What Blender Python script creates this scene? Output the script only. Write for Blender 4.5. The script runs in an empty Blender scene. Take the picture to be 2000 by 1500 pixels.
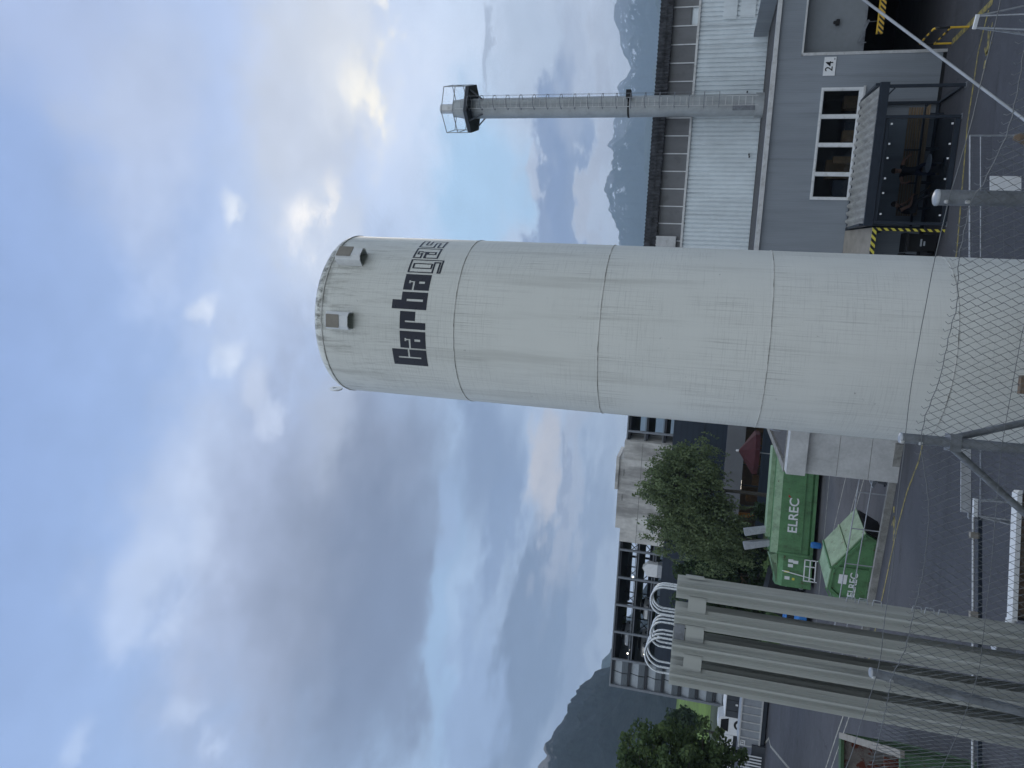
import bpy, bmesh, math, random
from mathutils import Vector, Matrix, noise
random.seed(7)
R = math.radians
S = bpy.context.scene
COL = S.collection
H = 7.5                                   # eye height above the yard

# ------------------------------------------------------------------ materials
def srgb(r, g, b):
    f = lambda c: (c/255/12.92 if c/255 <= .04045 else ((c/255+.055)/1.055)**2.4)
    return (f(r), f(g), f(b))
class NT:
    def __init__(s, nt): s.nt = nt; s.nt.nodes.clear()
    def n(s, typ, **kw):
        nd = s.nt.nodes.new(typ)
        for k, v in kw.items(): setattr(nd, k, v)
        return nd
    def put(s, sock, v):
        if isinstance(v, bpy.types.NodeSocket): s.nt.links.new(v, sock)
        else: sock.default_value = v
    def m(s, op, a, b=None, c=None, clamp=False):
        nd = s.n('ShaderNodeMath', operation=op, use_clamp=clamp)
        s.put(nd.inputs[0], a)
        if b is not None: s.put(nd.inputs[1], b)
        if c is not None: s.put(nd.inputs[2], c)
        return nd.outputs[0]
    def ss(s, v, lo, hi, a=0., b=1.):
        nd = s.n('ShaderNodeMapRange', interpolation_type='SMOOTHSTEP')
        s.put(nd.inputs[0], v); nd.inputs[1].default_value = lo; nd.inputs[2].default_value = hi
        nd.inputs[3].default_value = a; nd.inputs[4].default_value = b
        return nd.outputs[0]
    def mix(s, f, a, b, blend='MIX'):
        nd = s.n('ShaderNodeMix', data_type='RGBA', blend_type=blend)
        s.put(nd.inputs[0], f)
        s.put(nd.inputs[6], a if isinstance(a, bpy.types.NodeSocket) else (*a, 1))
        s.put(nd.inputs[7], b if isinstance(b, bpy.types.NodeSocket) else (*b, 1))
        return nd.outputs[2]
    def noise(s, vec, scale, detail=4, rough=.55, sc=None):
        if sc:
            mp = s.n('ShaderNodeMapping'); s.put(mp.inputs[0], vec); mp.inputs[3].default_value = sc; vec = mp.outputs[0]
        nd = s.n('ShaderNodeTexNoise'); s.put(nd.inputs['Vector'], vec)
        nd.inputs['Scale'].default_value = scale; nd.inputs['Detail'].default_value = detail; nd.inputs['Roughness'].default_value = rough
        return nd.outputs['Fac']
MATS = {}
def mat(name, col, rough=.6, metal=0., var=.25, scale=3., sc=None, dirt=None, dirt_amt=.5, dirt_scale=2., dsc=None, dlo=.5, dhi=.75,
        bump=0., bscale=60., spec=.3, emit=None, alpha=None, wave=None):
    m = bpy.data.materials.new(name); m.use_nodes = True; t = NT(m.node_tree); MATS[name] = m
    out = t.n('ShaderNodeOutputMaterial'); bs = t.n('ShaderNodeBsdfPrincipled'); t.nt.links.new(bs.outputs[0], out.inputs[0])
    tc = t.n('ShaderNodeTexCoord').outputs['Object']
    c = col
    f = t.noise(tc, scale, 5, .6, sc)
    f2 = t.noise(tc, scale*7.3, 4, .6, sc)
    fs = t.m('ADD', t.m('MULTIPLY', f, .65), t.m('MULTIPLY', f2, .35))
    lo = tuple(x*(1-var) for x in c); hi = tuple(min(.95, x*(1+var)) for x in c)
    cc = t.mix(t.ss(fs, .3, .7), lo, hi)
    if dirt:
        d = t.noise(tc, dirt_scale, 7, .65, dsc)
        cc = t.mix(t.m('MULTIPLY', t.ss(d, dlo, dhi), dirt_amt), cc, dirt)
    if wave:                                # (direction, scale, depth of tone)
        w = t.n('ShaderNodeTexWave', bands_direction=wave[0]); t.put(w.inputs[0], tc); w.inputs[1].default_value = wave[1]
        w.inputs['Distortion'].default_value = 0
        cc = t.mix(t.m('MULTIPLY', t.ss(w.outputs['Fac'], .0, .35, 1, 0), wave[2]), cc, tuple(x*.55 for x in c))
    t.put(bs.inputs['Base Color'], cc)
    bs.inputs['Roughness'].default_value = rough; bs.inputs['Metallic'].default_value = metal
    bs.inputs['Specular IOR Level'].default_value = spec
    t.put(bs.inputs['Roughness'], t.ss(f2, .2, .8, max(.03, rough-.12), min(1, rough+.12)))
    if bump:
        b = t.n('ShaderNodeBump'); b.inputs['Strength'].default_value = bump; b.inputs['Distance'].default_value = .01
        t.put(b.inputs['Height'], t.noise(tc, bscale, 5, .6)); t.put(bs.inputs['Normal'], b.outputs[0])
    if emit:
        bs.inputs['Emission Color'].default_value = (*emit[:3], 1); bs.inputs['Emission Strength'].default_value = emit[3]
    return m
asphalt = mat('asphalt', (.078, .08, .092), .8, var=.14, scale=.35, dirt=(.05, .05, .056), dirt_amt=.7, dirt_scale=.22, bump=.6, bscale=45, spec=.25)
asphalt2 = mat('asphalt_lower', (.1, .098, .106), .85, var=.2, scale=.3, sc=(1, .25, 1), dirt=(.055, .054, .06), dirt_amt=.6, dirt_scale=.3, bump=.5, bscale=40)
earth = mat('earth', (.05, .065, .035), .95, var=.4, scale=.02, dirt=(.09, .08, .06), dirt_scale=.01)
grass_m = mat('grass_green', (.055, .1, .022), .9, var=.4, scale=1.2, bump=1, bscale=20)
lawn_m = mat('lawn_green', (.12, .19, .035), .9, var=.35, scale=.08, bump=1, bscale=8)
yellow_line = mat('worn_yellow_paint', (.30, .25, .085), .7, var=.35, scale=5, dirt=(.1, .1, .09), dirt_amt=.8, dirt_scale=6, dlo=.45, dhi=.6)
white_line = mat('worn_white_paint', (.36, .35, .31), .7, var=.3, scale=4, dirt=(.1, .1, .1), dirt_amt=.8, dirt_scale=5, dlo=.45, dhi=.65)
concrete = mat('concrete', (.47, .48, .485), .85, var=.16, scale=1.2, dirt=(.25, .25, .25), dirt_amt=.7, dirt_scale=1.5, dsc=(1, 1, .35), bump=.4, bscale=30)
concrete_b = mat('tower_concrete', (.60, .59, .57), .85, var=.2, scale=.25, dirt=(.2, .195, .19), dirt_amt=.75, dirt_scale=.35, dsc=(1, 1, .22), dlo=.46, dhi=.66)
kerb_m = mat('kerb_concrete', (.23, .23, .22), .9, var=.3, scale=2, dirt=(.1, .1, .095), dirt_amt=.7, dirt_scale=3, bump=.5, bscale=40)
gravel_m = mat('roof_gravel', (.085, .085, .09), .95, var=.8, scale=14, bump=1, bscale=25)
clad = mat('grey_cladding', (.235, .262, .295), .5, metal=.15, var=.14, scale=.5, sc=(1, 1, .12), dirt=(.15, .16, .18), dirt_amt=.6, dirt_scale=3.5, dsc=(1, 1, .05), wave=('X', 5.0, .14))
clad_door = mat('door_surround_grey', (.20, .22, .24), .6, var=.1, scale=1, dirt=(.12, .13, .14), dirt_amt=.4)
corr_w = mat('pale_corrugated_sheet', (.66, .72, .755), .5, metal=.1, var=.09, scale=.6, dirt=(.3, .33, .35), dirt_amt=.5, dirt_scale=1.6, dsc=(3, 1, .12))
corr_d = mat('dark_fibre_cement', (.05, .053, .06), .95, var=.6, scale=3, dirt=(.015, .015, .016), dirt_amt=.8, dirt_scale=5, bump=1, bscale=30)
grp_panel = mat('dull_glazing_panel', (.16, .165, .175), .45, var=.15, scale=.8, sc=(1, 1, .2), dirt=(.1, .1, .105), dirt_amt=.6, dirt_scale=2)
alu = mat('aluminium_trim', (.55, .56, .57), .4, metal=.4, var=.12, dirt=(.3, .29, .28), dirt_amt=.6, dirt_scale=4)
white_frame = mat('white_window_frame', (.62, .64, .66), .5, var=.08, dirt=(.35, .34, .32), dirt_amt=.5, dirt_scale=5)
galv = mat('galvanised_steel', (.34, .36, .39), .45, metal=.35, var=.2, scale=6, dirt=(.22, .23, .25), dirt_amt=.5, dirt_scale=8)
galv_d = mat('weathered_galvanised', (.2, .215, .24), .5, metal=.3, var=.25, scale=8, dirt=(.1, .1, .11), dirt_amt=.5, dirt_scale=12)
wire_m = mat('grey_wire', (.15, .16, .17), .45, metal=.25, var=.2)
fin_alu = mat('grey_fin_aluminium', (.41, .425, .405), .55, metal=.1, var=.1, scale=1, sc=(1, 1, .15), dirt=(.14, .15, .155), dirt_amt=.6, dirt_scale=2, dsc=(4, 4, .15))
pipe_alu = mat('bright_pipe', (.6, .63, .66), .3, metal=.6, var=.03)
chim_m = mat('stack_galvanised', (.36, .385, .4), .45, metal=.3, var=.16, scale=1.2, dirt=(.2, .21, .22), dirt_amt=.6, dirt_scale=1.1, dsc=(1, 1, .3))
dark_steel = mat('anthracite_steel', (.022, .03, .043), .4, var=.15, spec=.4)
black_m = mat('black_plastic', (.012, .013, .015), .5, var=.2)
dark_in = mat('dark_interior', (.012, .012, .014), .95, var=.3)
cargo_m = mat('brown_cardboard', (.15, .10, .055), .9, var=.3)
haz_y = mat('hazard_yellow', (.62, .40, .045), .5, var=.15)
haz_l = mat('lemon_hazard_yellow', (.62, .55, .08), .5, var=.15)
wood = mat('bench_wood', (.22, .16, .10), .75, var=.45, scale=3, sc=(.3, 6, 6), dirt=(.08, .06, .045), dirt_amt=.6, dirt_scale=4)
pallet_m = mat('pallet_wood', (.34, .24, .14), .85, var=.4, scale=4, dirt=(.12, .09, .06), dirt_amt=.6)
green_c = mat('green_container_paint', (.10, .225, .105), .5, var=.22, scale=1.6, dirt=(.06, .09, .05), dirt_amt=.75, dirt_scale=2.2, dsc=(1, 1, .4))
green_l = mat('light_green_paint', (.23, .34, .22), .6, var=.22, scale=2.5, dirt=(.06, .13, .07), dirt_amt=.5)  # lighter green for lids, hopper and roof edge
rust = mat('rust', (.2, .19, .18), .9, var=.3, scale=3, dirt=(.13, .035, .02), dirt_amt=.95, dirt_scale=1.6, dlo=.47, dhi=.54, bump=.5)
white_p = mat('white_paint', (.72, .74, .76), .4, var=.06, dirt=(.45, .44, .42), dirt_amt=.4)
red_p = mat('red_paint', (.4, .03, .03), .5)
blue_p = mat('blue_plastic', (.03, .16, .45), .4)
orange_p = mat('orange_paint', (.5, .2, .03), .5)
maroon = mat('maroon_fabric', (.055, .016, .02), .9, var=.25, scale=2)
navy_p = mat('navy_letter_film', (.016, .02, .035), .35, var=.2, scale=2)
hall_m = mat('dark_blue_cladding', (.022, .032, .05), .5, var=.12, scale=.4, wave=('Z', .5, .3))
fascia_m = mat('grey_fascia', (.15, .155, .175), .6, var=.1, scale=.4)
grey_box = mat('pale_grey_panel', (.3, .325, .36), .5, var=.1, scale=.8, dirt=(.2, .21, .22), dirt_amt=.5)
dark_box = mat('slate_panel', (.06, .068, .08), .5, var=.15, scale=.8)
louvre_m = mat('perforated_louvre', (.13, .15, .17), .5, metal=.2, var=.2, scale=4, sc=(.4, .4, 3))
louvre_l = mat('smooth_louvre', (.27, .3, .33), .45, metal=.2, var=.1)
skin_m = mat('skin', (.36, .2, .14), .6, var=.08)
hair_m = mat('dark_hair', (.025, .017, .012), .8)
cloth_d = mat('dark_cloth', (.011, .013, .02), .95, var=.3)
cloth_n = mat('navy_trousers', (.014, .02, .045), .95, var=.3)
cloth_g = mat('grey_trousers', (.05, .05, .055), .95, var=.3)
shoe_m = mat('shoe', (.1, .075, .05), .7)
tyre_m = mat('tyre_rubber', (.015, .015, .016), .85)
lamp_m = mat('tube_light', (1, .9, .7), .5, emit=(1, .92, .76, 4))
room_w = mat('tan_room_wall', (.12, .105, .085), .8, var=.3, scale=.4)
bark = mat('bark', (.07, .065, .055), .95, var=.4, scale=4, sc=(1, 1, .3))
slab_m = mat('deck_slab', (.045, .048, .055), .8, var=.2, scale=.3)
dsteel2 = mat('grey_frame_steel', (.2, .22, .25), .5, metal=.2, var=.15)
beige_m = mat('beige_sheet', (.27, .25, .22), .7, var=.15, dirt=(.15, .14, .12), dirt_amt=.5)
glass_green = mat('green_glass_canopy', (.1, .2, .19), .2)
rockbark = mat('old_timber', (.16, .12, .09), .95, var=.5, scale=12, bump=1, bscale=30)

def crack_asphalt(m, scale=.16):
    t = NT.__new__(NT); t.nt = m.node_tree
    bs = [n for n in t.nt.nodes if n.type == 'BSDF_PRINCIPLED'][0]; src = bs.inputs['Base Color'].links[0].from_socket
    tc = t.n('ShaderNodeTexCoord').outputs['Object']
    wv = t.n('ShaderNodeVectorMath', operation='ADD'); t.put(wv.inputs[0], tc)
    nz = t.n('ShaderNodeTexNoise'); t.put(nz.inputs['Vector'], tc); nz.inputs['Scale'].default_value = .6; nz.inputs['Detail'].default_value = 5
    sc = t.n('ShaderNodeVectorMath', operation='SCALE'); t.put(sc.inputs[0], nz.outputs['Color']); sc.inputs[3].default_value = 2.2; t.put(wv.inputs[1], sc.outputs[0])
    vo = t.n('ShaderNodeTexVoronoi', feature='DISTANCE_TO_EDGE'); t.put(vo.inputs['Vector'], wv.outputs[0]); vo.inputs['Scale'].default_value = scale
    ck = t.m('MULTIPLY', t.ss(vo.outputs['Distance'], .0, .0045, 1, 0), t.ss(t.noise(tc, .3, 2), .42, .6))
    c = t.mix(t.m('MULTIPLY', ck, .65), src, (.022, .022, .025))
    agg = t.noise(tc, 26, 3, .7); c = t.mix(t.m('MULTIPLY', t.ss(agg, .55, .72), .5), c, (.17, .17, .18))
    tm = t.noise(tc, .55, 5, .7, (.16, 1.6, 1)); c = t.mix(t.m('MULTIPLY', t.ss(tm, .5, .68), .45), c, (.05, .05, .056))
    oil = t.noise(tc, .5, 3, .5); c = t.mix(t.m('MULTIPLY', t.ss(oil, .66, .74), .6), c, (.03, .03, .033))
    t.put(bs.inputs['Base Color'], c)
def chips(m, rustc=(.09, .045, .025)):
    t = NT.__new__(NT); t.nt = m.node_tree
    bs = [n for n in t.nt.nodes if n.type == 'BSDF_PRINCIPLED'][0]; src = bs.inputs['Base Color'].links[0].from_socket
    tc = t.n('ShaderNodeTexCoord').outputs['Object']
    c = t.mix(t.m('MULTIPLY', t.ss(t.noise(tc, 4.5, 8, .75), .60, .64), .8), src, rustc)
    c = t.mix(t.m('MULTIPLY', t.ss(t.noise(tc, 3., 6, .7, (.5, 1, 7)), .60, .70), .5), c, (.22, .28, .22))
    t.put(bs.inputs['Base Color'], c)
green_o = mat('dull_green_paint', (.05, .10, .05), .7, var=.35, scale=2, dirt=(.07, .065, .04), dirt_amt=.8, dirt_scale=2.5)
chips(green_c); chips(green_l); chips(green_o)
crack_asphalt(asphalt); crack_asphalt(asphalt2, .2)

def glass(name, tint, spec=.35):
    m = bpy.data.materials.new(name); m.use_nodes = True; t = NT(m.node_tree)
    out = t.n('ShaderNodeOutputMaterial'); tr = t.n('ShaderNodeBsdfTransparent'); tr.inputs[0].default_value = (*tint, 1)
    gl = t.n('ShaderNodeBsdfGlossy'); gl.inputs['Roughness'].default_value = .04; gl.inputs[0].default_value = (.8, .85, .9, 1)
    fr = t.n('ShaderNodeFresnel'); fr.inputs[0].default_value = 1.5
    mx = t.n('ShaderNodeMixShader'); t.put(mx.inputs[0], t.m('MULTIPLY', fr.outputs[0], spec*2, clamp=True))
    t.nt.links.new(tr.outputs[0], mx.inputs[1]); t.nt.links.new(gl.outputs[0], mx.inputs[2]); t.nt.links.new(mx.outputs[0], out.inputs[0])
    return m
win_glass = glass('window_glass', (.62, .66, .7), .5)
shel_glass = glass('shelter_glass', (.42, .47, .52), .22)

def leafmat(name, a, b):
    m = bpy.data.materials.new(name); m.use_nodes = True; t = NT(m.node_tree)
    out = t.n('ShaderNodeOutputMaterial'); bs = t.n('ShaderNodeBsdfPrincipled')
    tc = t.n('ShaderNodeTexCoord').outputs['Object']
    f = t.ss(t.noise(tc, .9, 3), .35, .65); f2 = t.noise(tc, 9, 2)
    c = t.mix(t.m('ADD', t.m('MULTIPLY', f, .7), t.m('MULTIPLY', f2, .3)), a, b)
    t.put(bs.inputs['Base Color'], c); bs.inputs['Roughness'].default_value = .75; bs.inputs['Specular IOR Level'].default_value = .15
    tl = t.n('ShaderNodeBsdfTranslucent'); t.put(tl.inputs[0], c)
    mx = t.n('ShaderNodeMixShader'); mx.inputs[0].default_value = .25
    t.nt.links.new(bs.outputs[0], mx.inputs[1]); t.nt.links.new(tl.outputs[0], mx.inputs[2]); t.nt.links.new(mx.outputs[0], out.inputs[0])
    return m
birch_leaf = leafmat('birch_leaf', (.085, .12, .06), (.20, .255, .13))
bush_leaf = leafmat('bush_leaf', (.032, .055, .028), (.07, .105, .05))
maple_leaf = leafmat('broad_leaf', (.05, .085, .035), (.125, .175, .07))

def silo_material():
    m = bpy.data.materials.new('silo_paint'); m.use_nodes = True; t = NT(m.node_tree)
    out = t.n('ShaderNodeOutputMaterial'); bs = t.n('ShaderNodeBsdfPrincipled'); t.nt.links.new(bs.outputs[0], out.inputs[0])
    tc = t.n('ShaderNodeTexCoord').outputs['Object']
    sp = t.n('ShaderNodeSeparateXYZ'); t.put(sp.inputs[0], tc)
    ang = t.m('ARCTAN2', sp.outputs[0], t.m('MULTIPLY', sp.outputs[1], -1.))
    cb = t.n('ShaderNodeCombineXYZ'); t.put(cb.inputs[0], t.m('MULTIPLY', ang, 1.51)); t.put(cb.inputs[1], sp.outputs[2]); v = cb.outputs[0]
    streak = t.noise(v, 1, 7, .75, (40, .6, 1)); hor = t.noise(v, 1, 7, .75, (1.6, 44, 1)); broad = t.noise(v, .7, 4, .55)
    patch = t.ss(t.noise(v, .55, 3), .34, .58)
    c = t.mix(broad, (.66, .675, .645), (.765, .775, .74))
    c = t.mix(t.m('MULTIPLY', t.m('MULTIPLY', t.ss(streak, .48, .72), patch), .6), c, (.34, .345, .33))
    c = t.mix(t.m('MULTIPLY', t.m('MULTIPLY', t.ss(hor, .48, .70), patch), .42), c, (.36, .365, .35))
    # specks of grime
    spk = t.noise(v, 13, 3, .6); c = t.mix(t.m('MULTIPLY', t.ss(spk, .68, .74), t.m('MULTIPLY', t.ss(t.noise(v, .8, 2), .5, .6), .6)), c, (.2, .2, .19))
    # algae and rain marks under the dome joint and on the dome
    z = sp.outputs[2]; run = t.noise(v, 1, 7, .75, (9, .9, 1))
    top = t.m('MULTIPLY', t.ss(z, 11.6, 14.05), t.ss(run, .47, .72))
    c = t.mix(t.m('MULTIPLY', top, .7), c, (.22, .215, .19))
    wide = t.m('MULTIPLY', t.ss(t.noise(v, 1, 5, .6, (3.2, .16, 1)), .5, .7), t.ss(z, 3, 9, .25, 1))
    c = t.mix(t.m('MULTIPLY', wide, .35), c, (.36, .36, .33))
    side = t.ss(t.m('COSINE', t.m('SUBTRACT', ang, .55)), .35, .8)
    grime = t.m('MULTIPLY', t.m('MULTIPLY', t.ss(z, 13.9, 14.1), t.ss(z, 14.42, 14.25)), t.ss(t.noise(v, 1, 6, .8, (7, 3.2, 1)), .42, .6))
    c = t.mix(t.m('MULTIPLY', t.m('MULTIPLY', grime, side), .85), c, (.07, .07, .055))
    for zz in (11.55, 9.08, 6.47):
        band = t.m('MULTIPLY', t.ss(z, zz-.35, zz), t.ss(z, zz+.012, zz))
        c = t.mix(t.m('MULTIPLY', t.m('MULTIPLY', band, t.ss(streak, .5, .7)), .5), c, (.27, .27, .25))
    t.put(bs.inputs['Base Color'], c); bs.inputs['Roughness'].default_value = .5; bs.inputs['Specular IOR Level'].default_value = .3
    b = t.n('ShaderNodeBump'); b.inputs['Strength'].default_value = .25; b.inputs['Distance'].default_value = .02
    t.put(b.inputs['Height'], broad); t.put(bs.inputs['Normal'], b.outputs[0])
    return m
silo_m = silo_material()
seam_m = mat('weld_seam_dirt', (.3, .3, .28), .8, var=.6, scale=3, dirt=(.62, .62, .6), dirt_amt=.9, dirt_scale=4, dlo=.4, dhi=.6)

def stripes(name, a, b, axis, period, slant=1.):
    m = bpy.data.materials.new(name); m.use_nodes = True; t = NT(m.node_tree)
    out = t.n('ShaderNodeOutputMaterial'); bs = t.n('ShaderNodeBsdfPrincipled'); t.nt.links.new(bs.outputs[0], out.inputs[0])
    sp = t.n('ShaderNodeSeparateXYZ'); t.put(sp.inputs[0], t.n('ShaderNodeTexCoord').outputs['Object'])
    u, v = (sp.outputs[0], sp.outputs[2]) if axis == 'X' else (sp.outputs[2], sp.outputs[0])
    f = t.m('FRACT', t.m('DIVIDE', t.m('ADD', u, t.m('MULTIPLY', v, slant)), period))
    t.put(bs.inputs['Base Color'], t.mix(t.m('GREATER_THAN', f, .5), a, b)); bs.inputs['Roughness'].default_value = .5
    return m
haz_x = stripes('hazard_stripes_long', (.6, .38, .045), (.012, .012, .013), 'X', .17)
haz_x2 = stripes('hazard_stripes_edge', (.62, .55, .08), (.012, .012, .013), 'X', .22)
haz_z = stripes('hazard_stripes_post', (.62, .55, .08), (.012, .012, .013), 'Z', .22)
haz_rail = stripes('banded_rail', (.6, .38, .045), (.012, .012, .013), 'X', .5, 0.)

# ------------------------------------------------------------------ mesh building
class MB:
    def __init__(s): s.v = []; s.f = []; s.mi = []
    def add(s, vs, fs, mi=0):
        o = len(s.v); s.v += [tuple(p) for p in vs]; s.f += [tuple(i+o for i in f) for f in fs]; s.mi += [mi]*len(fs); return s
    def box(s, x0, x1, y0, y1, z0, z1, mi=0, M=None):
        vs = [Vector((x, y, z)) for z in (z0, z1) for y in (y0, y1) for x in (x0, x1)]
        if M is not None: vs = [M @ p for p in vs]
        return s.add(vs, [(0, 2, 3, 1), (4, 5, 7, 6), (0, 1, 5, 4), (2, 6, 7, 3), (0, 4, 6, 2), (1, 3, 7, 5)], mi)
    def bar(s, a, b, w, h=None, mi=0, up=(0, 0, 1)):
        a, b = Vector(a), Vector(b); h = h or w; d = (b-a).normalized(); u = Vector(up)
        if abs(d.dot(u)) > .98: u = Vector((1, 0, 0))
        sx = d.cross(u).normalized(); sz = sx.cross(d)
        vs = [p + sx*w/2*i + sz*h/2*j for p in (a, b) for i, j in ((-1, -1), (1, -1), (1, 1), (-1, 1))]
        return s.add(vs, [(0, 1, 2, 3), (7, 6, 5, 4), (0, 4, 5, 1), (1, 5, 6, 2), (2, 6, 7, 3), (3, 7, 4, 0)], mi)
    def tube(s, pts, r, seg=8, mi=0, caps=True):
        pts = [Vector(p) for p in pts]; n = len(pts); rs = r if isinstance(r, (list, tuple)) else [r]*n
        vs = []; prev = None
        for i, p in enumerate(pts):
            d = (pts[min(i+1, n-1)]-pts[max(i-1, 0)]).normalized()
            if prev is None:
                u = Vector((0, 0, 1)) if abs(d.z) < .9 else Vector((1, 0, 0)); sx = d.cross(u).normalized()
            else: sx = (prev - d*prev.dot(d)).normalized()
            prev = sx; sy = d.cross(sx)
            vs += [p + (sx*math.cos(2*math.pi*k/seg)+sy*math.sin(2*math.pi*k/seg))*rs[i] for k in range(seg)]
        fs = [(i*seg+k, i*seg+(k+1) % seg, (i+1)*seg+(k+1) % seg, (i+1)*seg+k) for i in range(n-1) for k in range(seg)]
        if caps: fs += [tuple(range(seg-1, -1, -1)), tuple(range((n-1)*seg, n*seg))]
        return s.add(vs, fs, mi)
    def lathe(s, prof, seg=32, c=(0, 0), mi=0, capt=True, capb=True):
        vs = [(c[0]+r*math.cos(2*math.pi*k/seg), c[1]+r*math.sin(2*math.pi*k/seg), z) for r, z in prof for k in range(seg)]
        n = len(prof)
        fs = [(i*seg+k, i*seg+(k+1) % seg, (i+1)*seg+(k+1) % seg, (i+1)*seg+k) for i in range(n-1) for k in range(seg)]
        if capb: fs.append(tuple(range(seg-1, -1, -1)))
        if capt: fs.append(tuple(range((n-1)*seg, n*seg)))
        return s.add(vs, fs, mi)
    def prism(s, poly, z0, z1, mi=0):
        n = len(poly); vs = [(x, y, z0) for x, y in poly]+[(x, y, z1) for x, y in poly]
        return s.add(vs, [tuple(range(n-1, -1, -1)), tuple(range(n, 2*n))]+[(i, (i+1) % n, n+(i+1) % n, n+i) for i in range(n)], mi)
    def extr(s, poly, y0, y1, mi=0):          # polygon in x,z pulled along y
        n = len(poly); vs = [(x, y0, z) for x, z in poly]+[(x, y1, z) for x, z in poly]
        return s.add(vs, [tuple(range(n)), tuple(range(2*n-1, n-1, -1))]+[(i, n+i, n+(i+1) % n, (i+1) % n) for i in range(n)], mi)
    def quad(s, *p, mi=0): return s.add(p, [tuple(range(len(p)))], mi)
    def build(s, name, m, parent=None, smooth=None, fix=True):
        me = bpy.data.meshes.new(name); me.from_pydata(s.v, [], s.f)
        for x in (m if isinstance(m, (list, tuple)) else [m]): me.materials.append(x)
        me.polygons.foreach_set('material_index', s.mi)
        if fix:
            bm = bmesh.new(); bm.from_mesh(me); bmesh.ops.recalc_face_normals(bm, faces=bm.faces); bm.to_mesh(me); bm.free()
        if smooth is not None:
            me.polygons.foreach_set('use_smooth', [True]*len(me.polygons)); me.set_sharp_from_angle(angle=R(smooth))
        me.update()
        o = bpy.data.objects.new(name, me); COL.objects.link(o)
        if parent: o.parent = parent
        return o
def tag(o, label=None, cat=None, group=None, kind=None):
    for k, v in (('label', label), ('category', cat), ('group', group), ('kind', kind)):
        if v: o[k] = v
    return o
def thing(name, label, cat, loc=(0, 0, 0), rz=0., group=None):
    o = bpy.data.objects.new(name, None); COL.objects.link(o); o.empty_display_size = .3
    o.location = loc; o.rotation_euler = (0, 0, rz); return tag(o, label, cat, group)
def struct(o): o['kind'] = 'structure'; return o
def copy_tree(o, parent=None):
    c = o.copy(); COL.objects.link(c)
    if parent: c.parent = parent
    for ch in list(o.children): copy_tree(ch, c)
    return c
def text_obj(name, s, size, m, parent, M, thick=.004, bold=.0):
    cu = bpy.data.curves.new(name, 'FONT'); cu.body = s; cu.size = size; cu.extrude = thick; cu.offset = bold; cu.align_x = 'CENTER'; cu.align_y = 'CENTER'
    t = bpy.data.objects.new(name+'_src', cu); COL.objects.link(t)
    me = bpy.data.meshes.new_from_object(t.evaluated_get(bpy.context.evaluated_depsgraph_get()))
    bpy.data.objects.remove(t); bpy.data.curves.remove(cu)
    me.transform(M); me.materials.clear(); me.materials.append(m)
    o = bpy.data.objects.new(name, me); COL.objects.link(o); o.parent = parent; return o
def face_plus_y(x, y, z, flip=True):
    """text lying in the local x-z plane, read from local +y; there local +x runs to the viewer's left"""
    return Matrix.Translation((x, y, z)) @ Matrix(((-1, 0, 0, 0), (0, 0, 1, 0), (0, 1, 0, 0), (0, 0, 0, 1)))

# ------------------------------------------------------------------ camera
f, hd, nx, ny = 1400., 358., .9963, .0857
p = math.atan(hd/f); cp, spp = math.cos(p), math.sin(p)
Fw = Vector((0, cp, spp)); Rt = Vector((1, 0, 0)); Dn = Vector((0, spp, -cp))
cx_, cy_ = Rt*ny + Dn*nx, Rt*nx - Dn*ny
cam = bpy.data.cameras.new('camera'); co = bpy.data.objects.new('camera', cam); COL.objects.link(co)
Mx = Matrix((( cx_.x, cy_.x, -Fw.x, 0), (cx_.y, cy_.y, -Fw.y, 0), (cx_.z, cy_.z, -Fw.z, H), (0, 0, 0, 1)))
co.matrix_world = Mx; cam.sensor_fit = 'HORIZONTAL'; cam.sensor_width = 36; cam.lens = f/2000*36; cam.clip_start = .05; cam.clip_end = 30000
S.camera = co

# ------------------------------------------------------------------ sky
SUN_AZ, SUN_EL = 24.5, 26.
w = bpy.data.worlds.new('World'); S.world = w; w.use_nodes = True
t = NT(w.node_tree)
wo = t.n('ShaderNodeOutputWorld'); bg = t.n('ShaderNodeBackground'); t.nt.links.new(bg.outputs[0], wo.inputs[0])
BG = .1; bg.inputs[1].default_value = BG
sky = t.n('ShaderNodeTexSky', sky_type='NISHITA'); sky.sun_disc = False; sky.sun_elevation = R(SUN_EL); sky.sun_rotation = R(SUN_AZ)
tc = t.n('ShaderNodeTexCoord').outputs['Generated']
nrm = t.n('ShaderNodeVectorMath', operation='NORMALIZE'); t.put(nrm.inputs[0], tc)
sp = t.n('ShaderNodeSeparateXYZ'); t.put(sp.inputs[0], nrm.outputs[0])
zc = t.m('MAXIMUM', sp.outputs[2], 0.)
az = t.m('MULTIPLY', t.m('ARCTAN2', sp.outputs[0], sp.outputs[1]), 57.2958)
el = t.m('MULTIPLY', t.m('ARCSINE', zc), 57.2958)
den = t.m('ADD', zc, .22)
pv = t.n('ShaderNodeCombineXYZ'); t.put(pv.inputs[0], t.m('DIVIDE', sp.outputs[0], den)); t.put(pv.inputs[1], t.m('DIVIDE', sp.outputs[1], den)); pv = pv.outputs[0]
def off(v, o):
    mp = t.n('ShaderNodeMapping'); t.put(mp.inputs[0], v); mp.inputs[1].default_value = o; return mp.outputs[0]
nA = t.noise(pv, 3.2, 6, .55); nB = t.noise(off(pv, (5.3, 1.7, 2)), 3.2, 6, .55)
nF = t.noise(off(pv, (2.1, 9.7, 4)), 9., 9, .6); nC = t.noise(off(pv, (7.7, 3.1, 1)), 5.5, 8, .58); nW = t.noise(off(pv, (1.2, 4.4, 8)), 2.2, 7, .55)
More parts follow.
